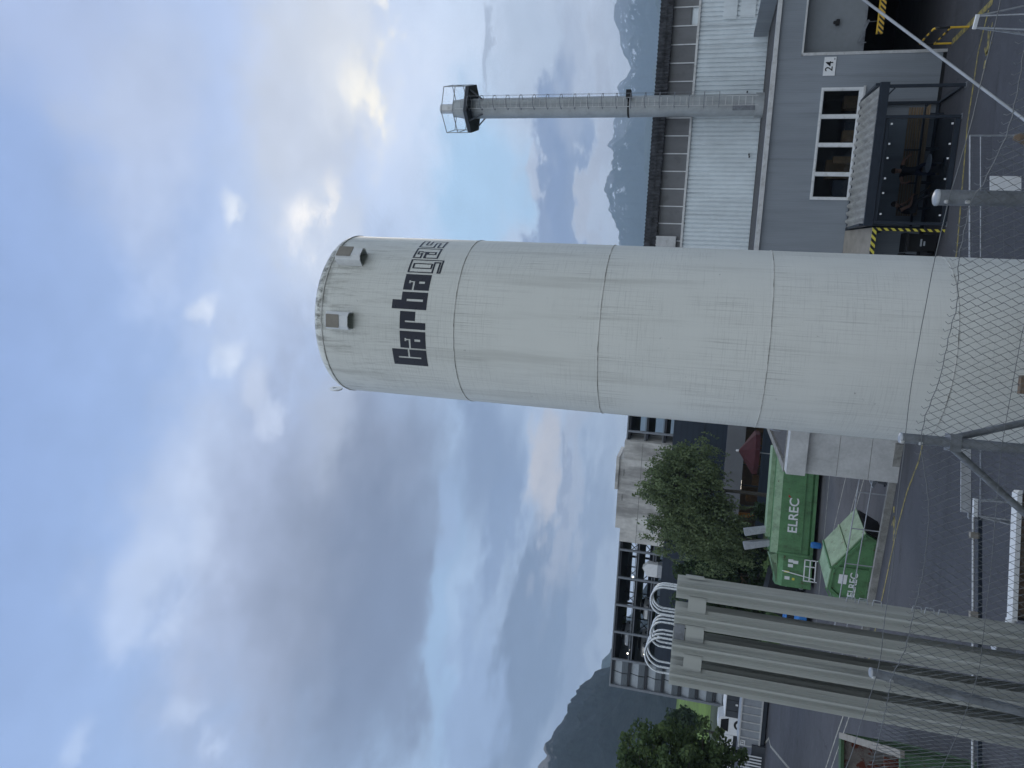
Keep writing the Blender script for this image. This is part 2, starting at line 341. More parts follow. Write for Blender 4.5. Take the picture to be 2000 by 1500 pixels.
azw = t.m('ADD', t.m('ADD', az, t.m('MULTIPLY', t.m('SUBTRACT', nA, .5), 13.)), t.m('MULTIPLY', t.m('SUBTRACT', nF, .5), 6.)); elw = t.m('ADD', t.m('ADD', el, t.m('MULTIPLY', t.m('SUBTRACT', nB, .5), 7.)), t.m('MULTIPLY', t.m('SUBTRACT', nF, .5), 3.5))
K = 1/BG
def C(r, g, b): return tuple(x*K for x in srgb(r, g, b))
ramp = t.n('ShaderNodeValToRGB'); t.put(ramp.inputs[0], t.m('DIVIDE', el, 90.))
els = [(0, (172, 182, 203)), (.10, (172, 188, 214)), (.2, (170, 196, 228)), (.36, (158, 183, 224)), (.55, (140, 166, 214)), (1, (195, 206, 220))]  # last stop: zenith out of view, brightened to add light from above
cr = ramp.color_ramp
while len(cr.elements) < len(els): cr.elements.new(.5)
for e, (q, c) in zip(cr.elements, els): e.position = q; e.color = (*srgb(*c), 1)
sc_ = t.n('ShaderNodeVectorMath', operation='SCALE'); t.put(sc_.inputs[0], ramp.outputs[0]); sc_.inputs[3].default_value = K
col = t.mix(.86, sky.outputs[0], sc_.outputs[0])
def layer(a, e, ra, re, c, st=1., amt=.5, lo=.3, hi=.7, rot=0., ns=None, warp=True):
    global col
    A, E = (azw, elw) if warp else (az, el)
    du, dv = t.m('SUBTRACT', A, a), t.m('SUBTRACT', E, e)
    if rot:
        cs, sn = math.cos(R(rot)), math.sin(R(rot))
        du, dv = t.m('ADD', t.m('MULTIPLY', du, cs), t.m('MULTIPLY', dv, sn)), t.m('SUBTRACT', t.m('MULTIPLY', dv, cs), t.m('MULTIPLY', du, sn))
    q = t.m('ADD', t.m('POWER', t.m('ABSOLUTE', t.m('DIVIDE', du, ra)), 2.), t.m('POWER', t.m('ABSOLUTE', t.m('DIVIDE', dv, re)), 2.))
    g = t.m('EXPONENT', t.m('MULTIPLY', q, -1.))
    v = t.m('ADD', g, t.m('MULTIPLY', t.m('SUBTRACT', ns or nC, .5), amt))
    col = t.mix(t.m('MULTIPLY', t.ss(v, lo, hi), st), col, C(*c))
# unseen rear sky brightened to light the scene, then broad veils
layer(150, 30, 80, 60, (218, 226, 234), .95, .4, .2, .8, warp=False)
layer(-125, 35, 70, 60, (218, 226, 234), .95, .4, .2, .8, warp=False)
layer(22, 41, 14, 5, (181, 192, 216), .8, .9, .25, .9)
layer(33, 47, 10, 8, (166, 181, 214), .8, .7, .25, .9)
layer(8, 33, 20, 6, (186, 200, 226), .75, .9, .25, .9)
layer(-13, 36, 17, 7, (186, 199, 225), .8, 1.0, .28, .9)
layer(-15, 35, 14, 5, (200, 211, 232), .6, 2.0, .5, 1.3, ns=nF)
layer(8, 40, 14, 5, (184, 199, 228), .5, 2.0, .5, 1.3, ns=nF)
layer(-14, 30, 22, 8, (165, 177, 204), .9, .6, .25, .85)
layer(-15, 29, 15, 5.5, (150, 160, 184), .7, .8, .1, 1.0)
layer(-13, 25.5, 20, 6.5, (130, 139, 160), .92, .6, .1, .95)
layer(-19, 21.6, 16, 5, (113, 124, 148), .95, .5, .1, 1.0)
layer(-5, 16.3, 9, 3.4, (121, 138, 168), .95, .35, .1, .95)
layer(-24, 20.6, 10, 3.0, (116, 129, 155), .75, .4, .1, .95)
layer(-11.5, 14.2, 8, 1.8, (120, 139, 172), .8, .3, .25, .8)
layer(-21, 17.0, 12, 1.5, (154, 183, 216), .85, .4, .15, .9, rot=6)
layer(-12, 18.6, 6, 1.2, (150, 172, 205), .7, .4, .3, .8, rot=8)
layer(-27, 13.6, 11, 2.8, (142, 164, 200), .8, .5, .25, .8)
layer(-20, 10.2, 14, 2.8, (102, 118, 145), .9, .3, .22, .8)
layer(-17, 6.8, 16, 1.7, (134, 147, 172), .75, .3, .25, .8)
layer(-6.5, 11.5, 6, 1.4, (210, 203, 201), .85, .4, .15, .95)
layer(-9, 9.0, 9, 1.3, (182, 185, 197), .7, .4, .25, .8)
layer(-7.5, 9.8, 2.4, .35, (150, 158, 178), .8, .5, .3, .6)
# right hand: bright bank, cores, clear blue, low bank
layer(22, 30.5, 12, 4.5, (198, 204, 217), .85, .7, .22, .85)
layer(26, 28, 9, 4.5, (202, 208, 220), .8, 1.2, .2, 1.0)
layer(25, 26, 6.5, 3.6, (226, 228, 232), .8, 1.0, .15, 1.1, ns=nF)
layer(24.6, 25.5, 3.3, 2.0, (255, 249, 236), .95, 2.2, .45, 1.25, ns=nF)
layer(28.4, 23.7, 2.2, 1.3, (255, 250, 242), .9, 2.0, .45, 1.2, ns=nF)
layer(10.5, 29.5, 7, 4., (208, 215, 228), .7, .7, .25, .85)
layer(12.4, 31.0, 3.4, 2.3, (248, 244, 240), .9, 2.2, .45, 1.3, ns=nF)
layer(15.2, 29.2, 2.6, 1.5, (244, 240, 236), .8, 2.0, .45, 1.3, ns=nF)
layer(12.8, 35.8, 2.2, 1.4, (236, 240, 246), .8, 1.5, .4, 1.1, ns=nF)
layer(4.8, 37.8, 2.4, 1.7, (228, 234, 245), .65, 1.5, .38, 1.1, ns=nF)
layer(0.5, 36.0, 2.4, 1.6, (222, 230, 243), .6, 1.6, .4, 1.2, ns=nF)
layer(-2.5, 33.5, 3.4, 1.8, (206, 214, 231), .45, 1., .3, .85, ns=nF)
layer(-4, 28.5, 6, 3, (196, 205, 222), .4, .9, .2, 1.0)
layer(-29.5, 32.3, 3.4, 1.8, (204, 217, 240), .45, 1.7, .4, 1.2, ns=nF)
layer(-33.5, 38.7, 3.8, 1.6, (198, 213, 238), .4, 1.7, .42, 1.2, ns=nF)
layer(-20, 39, 6, 3, (190, 204, 230), .6, .9, .3, .85, ns=nF)
layer(15.5, 17.5, 9.5, 4.4, (170, 205, 236), .92, .3, .2, .8)
layer(26, 14, 7, 3.2, (186, 199, 218), .75, .6, .25, .85)
layer(25.8, 16.8, 2.2, .5, (140, 150, 168), .5, .5, .35, .7, ns=nF)
layer(13.5, 11.6, 11, 2.3, (130, 147, 180), .95, .2, .26, .46, ns=nF)
layer(17, 13.4, 2.6, .7, (214, 222, 236), .6, .8, .32, .7, ns=nF)
layer(15, 11.3, 8.0, 1.3, (122, 141, 178), .8, .2, .25, .75)
layer(25, 10.6, 6, 1.6, (178, 186, 204), .6, .4, .25, .8)
layer(17, 8.5, 14, .9, (190, 193, 204), .85, .3, .25, .8)
# fine relief of the cloud deck
gr = t.m('ADD', 1., t.m('ADD', t.m('MULTIPLY', t.m('SUBTRACT', nF, .5), .3), t.m('MULTIPLY', t.m('SUBTRACT', nW, .5), .14)))
fin = t.n('ShaderNodeVectorMath', operation='SCALE'); t.put(fin.inputs[0], col); t.put(fin.inputs[3], gr)
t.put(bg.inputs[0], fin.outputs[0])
sun = bpy.data.lights.new('sun', 'SUN'); sun.energy = .6; sun.angle = R(14); sun.color = (1, .93, .82)
so = bpy.data.objects.new('sun', sun); COL.objects.link(so); so.location = (20, 40, 60)
dvec = Vector((math.sin(R(SUN_AZ))*math.cos(R(SUN_EL)), math.cos(R(SUN_AZ))*math.cos(R(SUN_EL)), math.sin(R(SUN_EL))))
so.rotation_euler = dvec.to_track_quat('Z', 'Y').to_euler()

# ------------------------------------------------------------------ ground
LOW = -.8
b = MB(); b.quad((-9000, -600, LOW-.02), (9000, -600, LOW-.02), (9000, 9000, LOW-.02), (-9000, 9000, LOW-.02)); struct(b.build('ground', earth))
KX, KY = Vector((-.947, .320, 0)), Vector((-.32, -.947, 0)); K0 = Vector((-1.0, 28.9, 0)); KR = math.atan2(.32, -.947)
def kp(x, y=0., z=0.): return K0+KX*x+KY*y+Vector((0, 0, z))
yard = [(40, -3), (40, 70), (30, 70), (2, 45), (-1.0, 28.9), tuple(kp(10.4)[:2]), (-30, 90), (-90, 90), (-60, -3)]
b = MB(); b.prism(yard, LOW-.015, 0); struct(b.build('yard_pavement', asphalt))
b = MB(); b.prism([(12, 26), (12, 60), (-28, 62), (-12, 26)], LOW-.01, LOW); struct(b.build('lower_road', asphalt2))
def strip(name, pts, wd, z, m):
    b = MB()
    for (x0, y0), (x1, y1) in zip(pts, pts[1:]):
        d = Vector((x1-x0, y1-y0, 0)).normalized(); n = Vector((-d.y, d.x, 0))*wd/2; A, B = Vector((x0, y0, z))-d*wd*.3, Vector((x1, y1, z))+d*wd*.3
        b.quad(A-n, B-n, B+n, A+n); z += .0008
    return struct(b.build(name, m))
strip('yellow_walkway_line', [(12.3, 24.0), (11.4, 24.55), (9.33, 24.98), (5.31, 24.95), (1.8, 25.6), (-1.41, 26.95), (-2.6, 28.0), (-4.2, 28.9), (-7.17, 30.1), (-9.8, 31.2)], .11, .004, yellow_line)
strip('yellow_door_line', [(12.95, 27.2), (12.45, 23.75)], .2, .006, yellow_line)
strip('yellow_bay_line', [(-26.8, 60.6), (-25.6, 58.6), (-24.9, 57.6), (-24.9, 56.3), (-22.2, 47.7), (-20.5, 42.5)], .16, .004, white_line)
strip('pale_lane_line', [(-11.9, 33.5), (-13.18, 34.47), (-14.44, 35.42), (-18.5, 38.3)], .12, .004, white_line)
strip('pale_lane_line', [(-11.2, 32.2), (-12.71, 33.37), (-14.4, 34.6), (-19.0, 37.9)], .1, .004, white_line)
for a_, b_ in (((-3.0, 42.1), (-8.9, 45.9)), ((-2.6, 38.6), (-8.0, 42.6)), ((-2.4, 37.7), (-7.7, 41.6)), ((1.0, 47.0), (-14, 47.3))):
    strip('lower_lane_line', [a_, b_], .1, LOW+.004, white_line)
def pictogram(name, ox, oy, ang, s):
    b = MB(); M = Matrix.Translation((ox, oy, .005)) @ Matrix.Rotation(ang, 4, 'Z')
    def ln(x0, y0, x1, y1, w_=.09):
        d = Vector((x1-x0, y1-y0, 0)).normalized(); n = Vector((-d.y, d.x, 0))*w_/2; A, B = Vector((x0, y0, 0)), Vector((x1, y1, 0))
        b.quad(*[M @ (q*s) for q in (A-n, B-n, B+n, A+n)])
    ln(0, 0, .08, .5); ln(.08, .5, .05, .95, .2); ln(.12, .5, .35, .05); ln(.05, .9, -.22, .6); ln(.1, .9, .34, .68); ln(.05, 1.08, .05, 1.32, .22)
    return struct(b.build(name, yellow_line))
pictogram('walkway_pictogram', -4.55, 29.2, R(-75), .95)
pictogram('walkway_pictogram', 11.75, 23.55, R(75), .95)
# the bank the photographer's fence stands on (below the frame)
b = MB(); b.box(-14, 12, -4, 5.35, 0.0, 4.4); struct(b.build('embankment', earth))
b = MB(); b.box(-16, 13, 5.35, 5.6, 0.0, 4.45); tag(b.build('retaining_wall', kerb_m), 'grey concrete retaining wall under the chain link fence', 'wall')

# ------------------------------------------------------------------ silo
SX, SY, SR = 1.126, 13.0, 1.51
silo = thing('gas_tank', 'tall white cylindrical gas tank with dark carbagas lettering, in the middle of the yard', 'storage tank', (SX, SY, 0))
b = MB(); b.lathe([(SR, 0), (SR, 2), (SR, 3.93), (SR, 6.47), (SR, 9.08), (SR, 11.55), (SR, 14.03)], 128, capt=False); b.build('shell', silo_m, silo, 40)
b = MB(); b.lathe([(SR, 14.03)]+[(SR*math.cos(a), 14.06+.46*math.sin(a)) for a in [R(x) for x in (0, 8, 16, 25, 35, 45, 56, 67, 78, 85)]]+[(.01, 14.52)], 128, capb=False); b.build('dome', silo_m, silo, 60)
for z in (3.93, 6.47, 9.08, 11.55, 14.04):
    b = MB(); n = 128; rr = .008 if z < 14 else .012
    b.tube([((SR+.002)*math.cos(2*math.pi*k/n), (SR+.002)*math.sin(2*math.pi*k/n), z) for k in range(n+1)], rr, 6, caps=False)
    b.build('weld_seam', seam_m, silo, 60)
def cyl_pt(deg, z, r): return (r*math.sin(R(deg)), -r*math.cos(R(deg)), z)
def lug_box(deg, z0, z1, half):
    M = Matrix.Rotation(R(deg), 4, 'Z')
    bb = MB(); d = -SR-.2
    bb.extr([(-half, 0), (half, 0), (half, 1), (-half, 1)], 0, 1)
    bb = MB()
    prof = [(-half, -SR+.02), (-half, d+.06), (-half+.06, d), (half-.06, d), (half, d+.06), (half, -SR+.02)]
    th = .02; inner = [(x*(1-th/half), y+th if y < -SR else y) for x, y in prof]
    n = len(prof)
    vs = [M @ Vector((x, y, z)) for z in (z0, z1) for x, y in prof]+[M @ Vector((x, y, z)) for z in (z0, z1-th) for x, y in inner]
    fs = [(i, i+1, n+i+1, n+i) for i in range(n-1)]+[(2*n+i+1, 2*n+i, 3*n+i, 3*n+i+1) for i in range(n-1)]+[tuple(range(n, 2*n)), tuple(range(3*n, 4*n))]+[(i+1, i, 2*n+i, 2*n+i+1) for i in range(n-1)]
    bb.add(vs, fs)
    o = bb.build('lifting_bracket', white_p, silo)
    bb = MB(); bb.box(-half*.8, half*.75, d-.008, d-.002, z0+(z1-z0)*.38, z1-.02, M=M); bb.build('cover_plate', beige_m, o)
lug_box(35, 13.42, 13.9, .15); lug_box(-9.8, 13.43, 13.86, .15)
M = Matrix.Rotation(R(-81), 4, 'Z') @ Matrix.Translation((0, -SR-.02, 0)) @ Matrix.Rotation(R(58), 4, 'Z') @ Matrix.Translation((0, SR+.02, 0)); b = MB()
ring = [(-SR-.02+.1*math.cos(a), 14.3+.13*math.sin(a)) for a in [2*math.pi*k/20 for k in range(20)]]; hole = [(-SR-.02+.04*math.cos(a), 14.32+.05*math.sin(a)) for a in [2*math.pi*k/20 for k in range(20)]]
vs = [M @ Vector((x, y, z)) for x in (-.012, .012) for y, z in ring+hole]; n = 20
fs = [(k, (k+1) % n, n+(k+1) % n, n+k) for k in range(n)]+[(2*n+(k+1) % n, 2*n+k, 3*n+k, 3*n+(k+1) % n) for k in range(n)]+[((k+1) % n, k, 2*n+k, 2*n+(k+1) % n) for k in range(n)]+[(n+k, n+(k+1) % n, 3*n+(k+1) % n, 3*n+k) for k in range(n)]
b.add(vs, fs); b.build('lifting_lug', white_p, silo)
# lettering: slabs of dark film wrapped on the shell
def inr(x, y, rs): return any(a <= x < c and b0 <= y < d for a, b0, c, d in rs)
A_ = ([(0, 0, 1, 1)], [(-1, .58, .55, .66), (.47, .58, .55, .82), (.40, .75, .60, .82), (.42, .2, .54, .44)])
LET = {'C': ([(0, 0, 1, 1.33)], [(.45, .22, .55, 1.12), (.5, .65, 2, .72)]), 'a': A_,
       'r': ([(0, 0, .38, 1), (.48, .4, 1, 1), (.3, .8, 1, 1)], []),
       'b': ([(0, 0, 1, 1), (0, .9, .52, 1.33)], [(.45, .17, .58, .8)]),
       'g': ([(0, 0, 1, 1), (.76, -.3, 1, 0), (0, -.3, 1, -.13)], [(.36, .16, .64, .8)]),
       's': ([(0, 0, 1, 1)], [(.36, .63, 2, .72), (-1, .28, .64, .37)])}
def letter(ch, outline, deg0, wdeg):
    on, offr = LET[ch]; N = 44; E = .07
    inside = lambda x, y: inr(x, y, on) and not inr(x, y, offr)
    bb = MB(); y0, y1 = (-.3, 1) if ch == 'g' else (0, 1.34)
    ny_ = int(round((y1-y0)*N))
    for j in range(ny_):
        yc = y0+(j+.5)/N; run = None
        for i in range(N+1):
            xc = (i+.5)/N; k = i < N and inside(xc, yc)
            if k and outline:
                k = not all(inside(xc+dx*E, yc+dy*E) for dx in (-1, -.5, 0, .5, 1) for dy in (-1, -.5, 0, .5, 1))
            if k and run is None: run = i
            if run is not None and (not k or (i-run) >= 6):
                a0, a1 = deg0+wdeg*run/N, deg0+wdeg*i/N; za, zb = 12.06+.475*(y0+j/N), 12.06+.475*(y0+(j+1)/N)
                bb.quad(cyl_pt(a0, za, SR+.004), cyl_pt(a1, za, SR+.004), cyl_pt(a1, zb, SR+.004), cyl_pt(a0, zb, SR+.004))
                run = i if k else None
    o = bb.build('letter', navy_p, silo, fix=False); return o
for i, (ch, o_) in enumerate((('C', 0), ('a', 0), ('r', 0), ('b', 0), ('a', 0), ('g', 1), ('a', 1), ('s', 1))):
    letter(ch, o_, -38.6+12.93*i, 11.5 if ch != 'C' else 11.9)

# ------------------------------------------------------------------ finned vaporiser bank
vap = thing('vaporizer', 'bank of tall grey finned aluminium vaporiser columns with bent pipes on top', 'vaporizer', (-2.325, 9.1, 0), math.atan2(-.165, -.986))
def fin_profile():
    pts = []
    for k in range(4):
        a0 = math.pi/2*k+math.pi/2+R(9)
        for da, r in ((-5.5, .116), (5.5, .116), (8, .098), (17, .070), (36, .056), (41, .060), (43.5, .098), (46.5, .098), (49, .060), (54, .056), (73, .070), (82, .098)):
            pts.append((r*math.cos(a0+R(da)), r*math.sin(a0+R(da))))
    return pts
prof = fin_profile()
def vcol(x, y, top):
    bb = MB(); bb.prism([(x+a, y+c) for a, c in prof], .35, top); return bb
cols = {}
PX, PY = .338, .34
for i in range(4):
    for j in range(3):
        x, y = i*PX, -j*PY
        cols[i, j] = vcol(x, y, 7.52 + (.0 if j else .0)).build('fin_column', fin_alu, vap, 50)
def ubend(x0, x1, y, top=7.52, hgt=.26):
    bb = MB(); xm, rad = (x0+x1)/2, (x1-x0)/2
    pts = [(x0, y, top-.02), (x0, y, top+hgt-rad*.75)]+[(xm-rad*math.cos(a), y, top+hgt-rad*.75+rad*1.0*math.sin(a)) for a in [math.pi*k/28 for k in range(1, 28)]]+[(x1, y, top+hgt-rad*.75), (x1, y, top-.02)]
    bb.tube(pts, .013, 10); return bb.build('pipe_bend', pipe_alu, vap, 60)
for j in range(3): ubend(0.02, PX-.0, -j*PY-.03*(j % 2))
for j in range(3):
    ubend(PX*2-.06, PX*3, -j*PY); ubend(PX*1+.10, PX*2+.05, -j*PY-.06, hgt=.23)
for i in range(3):
    bb = MB(); bb.box(i*PX+.075, (i+1)*PX-.075, .03, .04, 7.16, 7.37); bb.build('tie_plate', fin_alu, vap)
    bb = MB(); bb.box(i*PX+.075, (i+1)*PX-.075, .03, .04, 1.2, 1.4); bb.build('tie_plate', fin_alu, vap)
bb = MB(); bb.box(PX+.08, 2*PX-.08, .03, .04, 7.385, 7.51); bb.build('cover_plate', galv_d, vap)
for i in range(4):
    bb = MB(); bb.box(i*PX-.1, i*PX+.1, -2*PY-.1, .1, .1, .34); bb.build('foot', galv_d, vap)
bb = MB(); bb.box(-.2, 3*PX+.2, -2*PY-.2, .2, 0, .1); bb.build('base_slab', concrete, vap)
bb = MB(); bb.box(-.16, -.135, -.3, .0, 7.2, 7.42); bb.build('end_plate', fin_alu, vap)
for k, (z, y) in enumerate(((5.55, .02), (5.42, .02), (5.27, .02), (4.85, .0), (4.72, .0), (4.58, .0))):
    bb = MB(); bb.tube([(-.13, y, z-.05), (-.19, y, z-.04), (-.19, y, z+.04), (-.13, y, z+.05)], .008, 6); bb.build('clip', galv, vap, 60)

# ------------------------------------------------------------------ chain link fence
path = [(4.2, 2.9), (3.0, 3.25), (1.95, 3.71), (1.67, 3.83), (1.48, 3.93), (1.18, 4.2), (.94, 4.30), (.52, 4.50), (.08, 4.59), (-.12, 4.63), (-.8, 4.65), (-1.39, 4.72), (-1.55, 4.79), (-1.86, 4.96), (-2.49, 5.4), (-3.6, 6.3)]
cum = [0.]
for a, c in zip(path, path[1:]): cum.append(cum[-1]+math.dist(a, c))
def pat(s):
    s = max(0, min(s, cum[-1]-1e-6))
    for i in range(len(path)-1):
        if s <= cum[i+1]:
            k = (s-cum[i])/(cum[i+1]-cum[i]); return Vector((path[i][0]+(path[i+1][0]-path[i][0])*k, path[i][1]+(path[i+1][1]-path[i][1])*k, 0))
    return Vector((*path[-1], 0))
tops = [(4.2, 6.2), (1.82, 6.17), (1.62, 6.15), (1.41, 6.14), (1.22, 6.17), (1.17, 6.2), (.89, 6.2), (.64, 6.15), (.24, 6.17), (0, 6.22), (-.15, 6.22), (-.42, 6.16), (-.56, 6.14), (-.87, 6.14), (-1.34, 6.18), (-1.55, 6.22), (-1.86, 6.2), (-2.45, 6.15), (-3.6, 6.15)]
def ztop(x):
    for (x0, z0), (x1, z1) in zip(tops, tops[1:]):
        if x1 <= x <= x0: return z0+(z1-z0)*(x0-x)/(x0-x1)
    return 6.15
fence = thing('chainlink_fence', 'slack grey chain link fence on galvanised posts in the near foreground', 'fence', (0, 4.6, 4.4))
FO = Vector((0, -4.6, -4.4))
b = MB(); p_, hh = .0225, .041; N = int(cum[-1]/p_)
for i in range(N):
    s0 = i*p_; pts = []
    zt = ztop(pat(s0).x)
    jit = random.uniform(-.006, .006)
    for k in range(44):
        sgn = (1 if k % 2 else -1)*(1 if i % 2 else -1)
        q = pat(s0+sgn*p_*.53+.006*noise.noise((s0*3, k*.2, 0))); fy = .0035*sgn
        sag = .012*noise.noise((s0*2.1, k*.11, 3))
        pts.append(Vector((q.x, q.y+fy+sag, zt+jit+.012-k*hh+.006*noise.noise((s0*4, k*.5, 7))))+FO)
    # twisted barb at the top
    e0 = (1 if i % 2 else -1)
    if e0 > 0: pts = pts[1:]
    pts.insert(0, pts[0]+Vector((random.uniform(.008, .014), random.uniform(-.01, .01), random.uniform(.010, .016))))
    b.tube(pts, .0017, 4, caps=False)
b.build('mesh_wire', wire_m, fence, fix=False)
def strand(zf, x0, x1, r, name='tension_wire', dy=.006):
    b = MB(); s = 0; pts = []
    while s < cum[-1]:
        q = pat(s)
        if x0 <= q.x <= x1: pts.append(Vector((q.x, q.y-dy, zf(q.x)))+FO)
        s += .05
    b.tube(pts, r, 6); return b.build(name, wire_m, fence, 60)
strand(lambda x: 6.3+.004*math.sin(x*9), -3.6, 4.2, .0022)
strand(lambda x: ztop(x)-.008+.003*math.sin(x*70), -3.6, 4.2, .0023)
strand(lambda x: 5.78+.02*math.cos(x*1.1), -3.6, 4.2, .0018)
def fpost(x, y, top, r, cap=True, lean=0):
    b = MB(); b.tube([Vector((x+lean*1.9, y, 4.4))+FO, Vector((x, y, top))+FO], r, 20); o = b.build('post', galv_d, fence, 40)
    b = MB(); M = Matrix.Translation(Vector((x, y, 0))+FO)
    prof_ = [(r*1.06, top-.004), (r*1.06, top+r*.22), (r*.93, top+r*.36), (r*.5, top+r*.52), (.002, top+r*.58)]
    b.lathe(prof_, 20); b.v = [tuple(M @ Vector(q)) for q in b.v]; b.build('post_cap', galv, o, 50)
    for zz in (6.3, 6.2):
        b = MB(); b.lathe([(.001, -.012), (.009, -.01), (.011, 0), (.009, .01), (.001, .012)], 10)
        b.v = [tuple(Vector((x-r*.75, y-r*.85, zz))+FO+Vector(q)) for q in b.v]; b.build('wire_bolt', alu, o, 50)
fpost(1.19, 4.26, 6.335, .041); fpost(-.12, 4.69, 6.3, .030); fpost(-1.58, 4.86, 6.31, .028, lean=-.1); fpost(4.2, 2.95, 6.35, .04); fpost(-3.6, 6.35, 6.3, .028)
b = MB(); b.tube([Vector((-.15, 4.72, 6.02))+FO, Vector((-1.35, 5.35, 4.42))+FO], .021, 14); b.build('brace', galv_d, fence, 40)
b = MB(); b.tube([Vector((-.09, 4.73, 6.0))+FO, Vector((.42, 5.1, 4.42))+FO], .021, 14); b.build('brace', galv_d, fence, 40)
b = MB(); b.box(-.05, .05, -.045, .06, -.03, .03, M=Matrix.Translation(Vector((-.12, 4.70, 6.02))+FO)); b.build('brace_clamp', galv_d, fence)
stay = thing('stay_tube', 'thin grey steel stay tube slanting across the right side of the yard view', 'stay tube', (2.75, 5.3, 4.4))
b = MB(); b.tube([(.35, .35, 2.25), (-1.75, -.6, .45)], .010, 12); b.tube([(-1.75, -.6, .45), (-1.80, -.62, -.0)], .010, 12); b.tube([(.35, .35, 2.25), (.37, .36, -4.4)], .03, 12); b.build('tube', galv, stay, 50)
# weathered stake top
stake = MB(); stake.tube([(0, 0, -1.1), (.0, 0, .05), (.03, .01, .16)], [.05, .055, .02], 9); o = stake.build('timber_stake', rockbark, None, 50); o.location = (1.93, 5.5, 5.40); tag(o, 'rough brown timber stake end poking up behind the chain link', 'stake')
stake = MB(); stake.box(-.055, .055, -.02, .02, -1.2, 0); o = stake.build('rusty_bar', rockbark, None); o.location = (.26, 4.95, 5.615); tag(o, 'rusty steel bar end behind the mesh at the foot of the white tank', 'bar')

# ------------------------------------------------------------------ right hand factory
RBO = Vector((14.5, 27.43, 0)); RX, RY = Vector((-.985, .173, 0)), Vector((-.173, -.985, 0)); RR = math.atan2(.173, -.985)
def rb(s, y, z=0): return RBO+RX*s+RY*y+Vector((0, 0, z))      # y>0 is toward the camera
fac = thing('factory_building', 'grey clad factory building with a pale corrugated upper wall on the right', 'building', RBO, RR)
b = MB()
T = .25
def wall(x0, x1, z0, z1): b.box(x0, x1, -T, 0, z0, z1)
wall(-9, -4.2, .12, 5.72); wall(-4.2, 1.68, 4.72, 5.72)
wall(1.68, 2.80, .12, 5.72); wall(2.80, 6.77, .12, 2.53); wall(2.80, 6.77, 3.97, 5.72); wall(6.77, 13.0, .12, 5.72)
b.build('annex_wall', clad, fac)
b = MB(); b.box(1.68, 13, -T, -.02, 0, .12); b.build('plinth', black_m, fac)
b = MB(); b.box(1.58, 1.68, -.6, .02, 0, 4.78); b.box(-4.2, 1.68, -.6, .02, 4.72, 4.78); b.build('door_trim', alu, fac)
b = MB(); b.box(-4.2, 1.58, -.6, -.45, 2.68, 4.72); b.box(1.5, 1.58, -.6, -.45, 0, 2.68); b.build('door_surround', clad_door, fac)
b = MB()
for a in ((-4.2, 1.5, -8, -.6, 0, 0),): pass
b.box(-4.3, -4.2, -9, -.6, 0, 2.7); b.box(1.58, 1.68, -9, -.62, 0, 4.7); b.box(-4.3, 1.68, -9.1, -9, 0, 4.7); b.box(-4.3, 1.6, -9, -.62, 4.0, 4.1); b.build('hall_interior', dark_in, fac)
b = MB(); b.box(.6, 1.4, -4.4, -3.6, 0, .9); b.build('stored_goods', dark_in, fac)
b = MB(); b.box(-.1, 1.5, -.449, -.44, 2.64, 2.72); b.build('roller_guide', galv_d, fac)
# window band
win = MB()
x0, x1, z0, z1 = 2.80, 6.77, 2.53, 3.97
win.box(x0, x1, -.12, .03, z0, z0+.13); win.box(x0, x1, -.12, .03, z1-.07, z1); win.box(x0, x0+.08, -.12, .03, z0+.13, z1-.07); win.box(x1-.08, x1, -.12, .03, z0+.13, z1-.07)
ms = [3.80, 4.80, 5.84]
for mx_ in ms: win.box(mx_-.045, mx_+.045, -.1, .02, z0+.13, z1-.07)
wf = win.build('window', white_frame, fac)
b = MB(); b.box(x0-.03, x1+.03, .03, .1, z0-.04, z0+.03); b.build('sill', alu, wf)
ed = [x0+.08]+[q for mx_ in ms for q in (mx_-.045, mx_+.045)]+[x1-.08]
for k in range(4):
    b = MB(); a, c = ed[2*k], ed[2*k+1]; fr_ = .03
    b.box(a, c, -.09, .0, z0+.13, z0+.13+fr_); b.box(a, c, -.09, .0, z1-.07-fr_, z1-.07); b.box(a, a+fr_, -.09, 0, z0+.13+fr_, z1-.07-fr_); b.box(c-fr_, c, -.09, 0, z0+.13+fr_, z1-.07-fr_)
    b.build('sash', white_frame, wf)
    b = MB(); b.quad((a+fr_, -.04, z0+.13+fr_), (c-fr_, -.04, z0+.13+fr_), (c-fr_, -.04, z1-.07-fr_), (a+fr_, -.04, z1-.07-fr_)); b.build('pane', win_glass, wf)
b = MB(); b.box(2.4, 7.2, -4.1, -4, 1.8, 4.5); b.box(2.3, 2.4, -4, -.26, 1.8, 4.5); b.box(7.2, 7.3, -4, -.26, 1.8, 4.5); b.box(2.4, 7.2, -4, -.26, 4.5, 4.6); b.box(2.4, 7.2, -4, -.26, 1.7, 1.8); b.build('office_interior', dark_box, fac)
b = MB(); b.box(3.0, 3.45, -.8, -.4, 1.8, 3.1); b.box(5.15, 5.4, -.6, -.4, 1.8, 3.25); b.box(5.2, 5.9, -1.3, -.9, 1.8, 3.4); b.box(4.2, 4.6, -.9, -.5, 1.8, 3.0); b.build('stored_boxes', cargo_m, fac)
b = MB(); b.box(5.0, 6.7, -1.5, -1.35, 3.0, 3.06); b.box(6.0, 6.65, -.7, -.5, 1.8, 3.15); b.box(3.9, 4.7, -.7, -.55, 1.8, 2.95); b.build('shelf', dark_steel, fac)
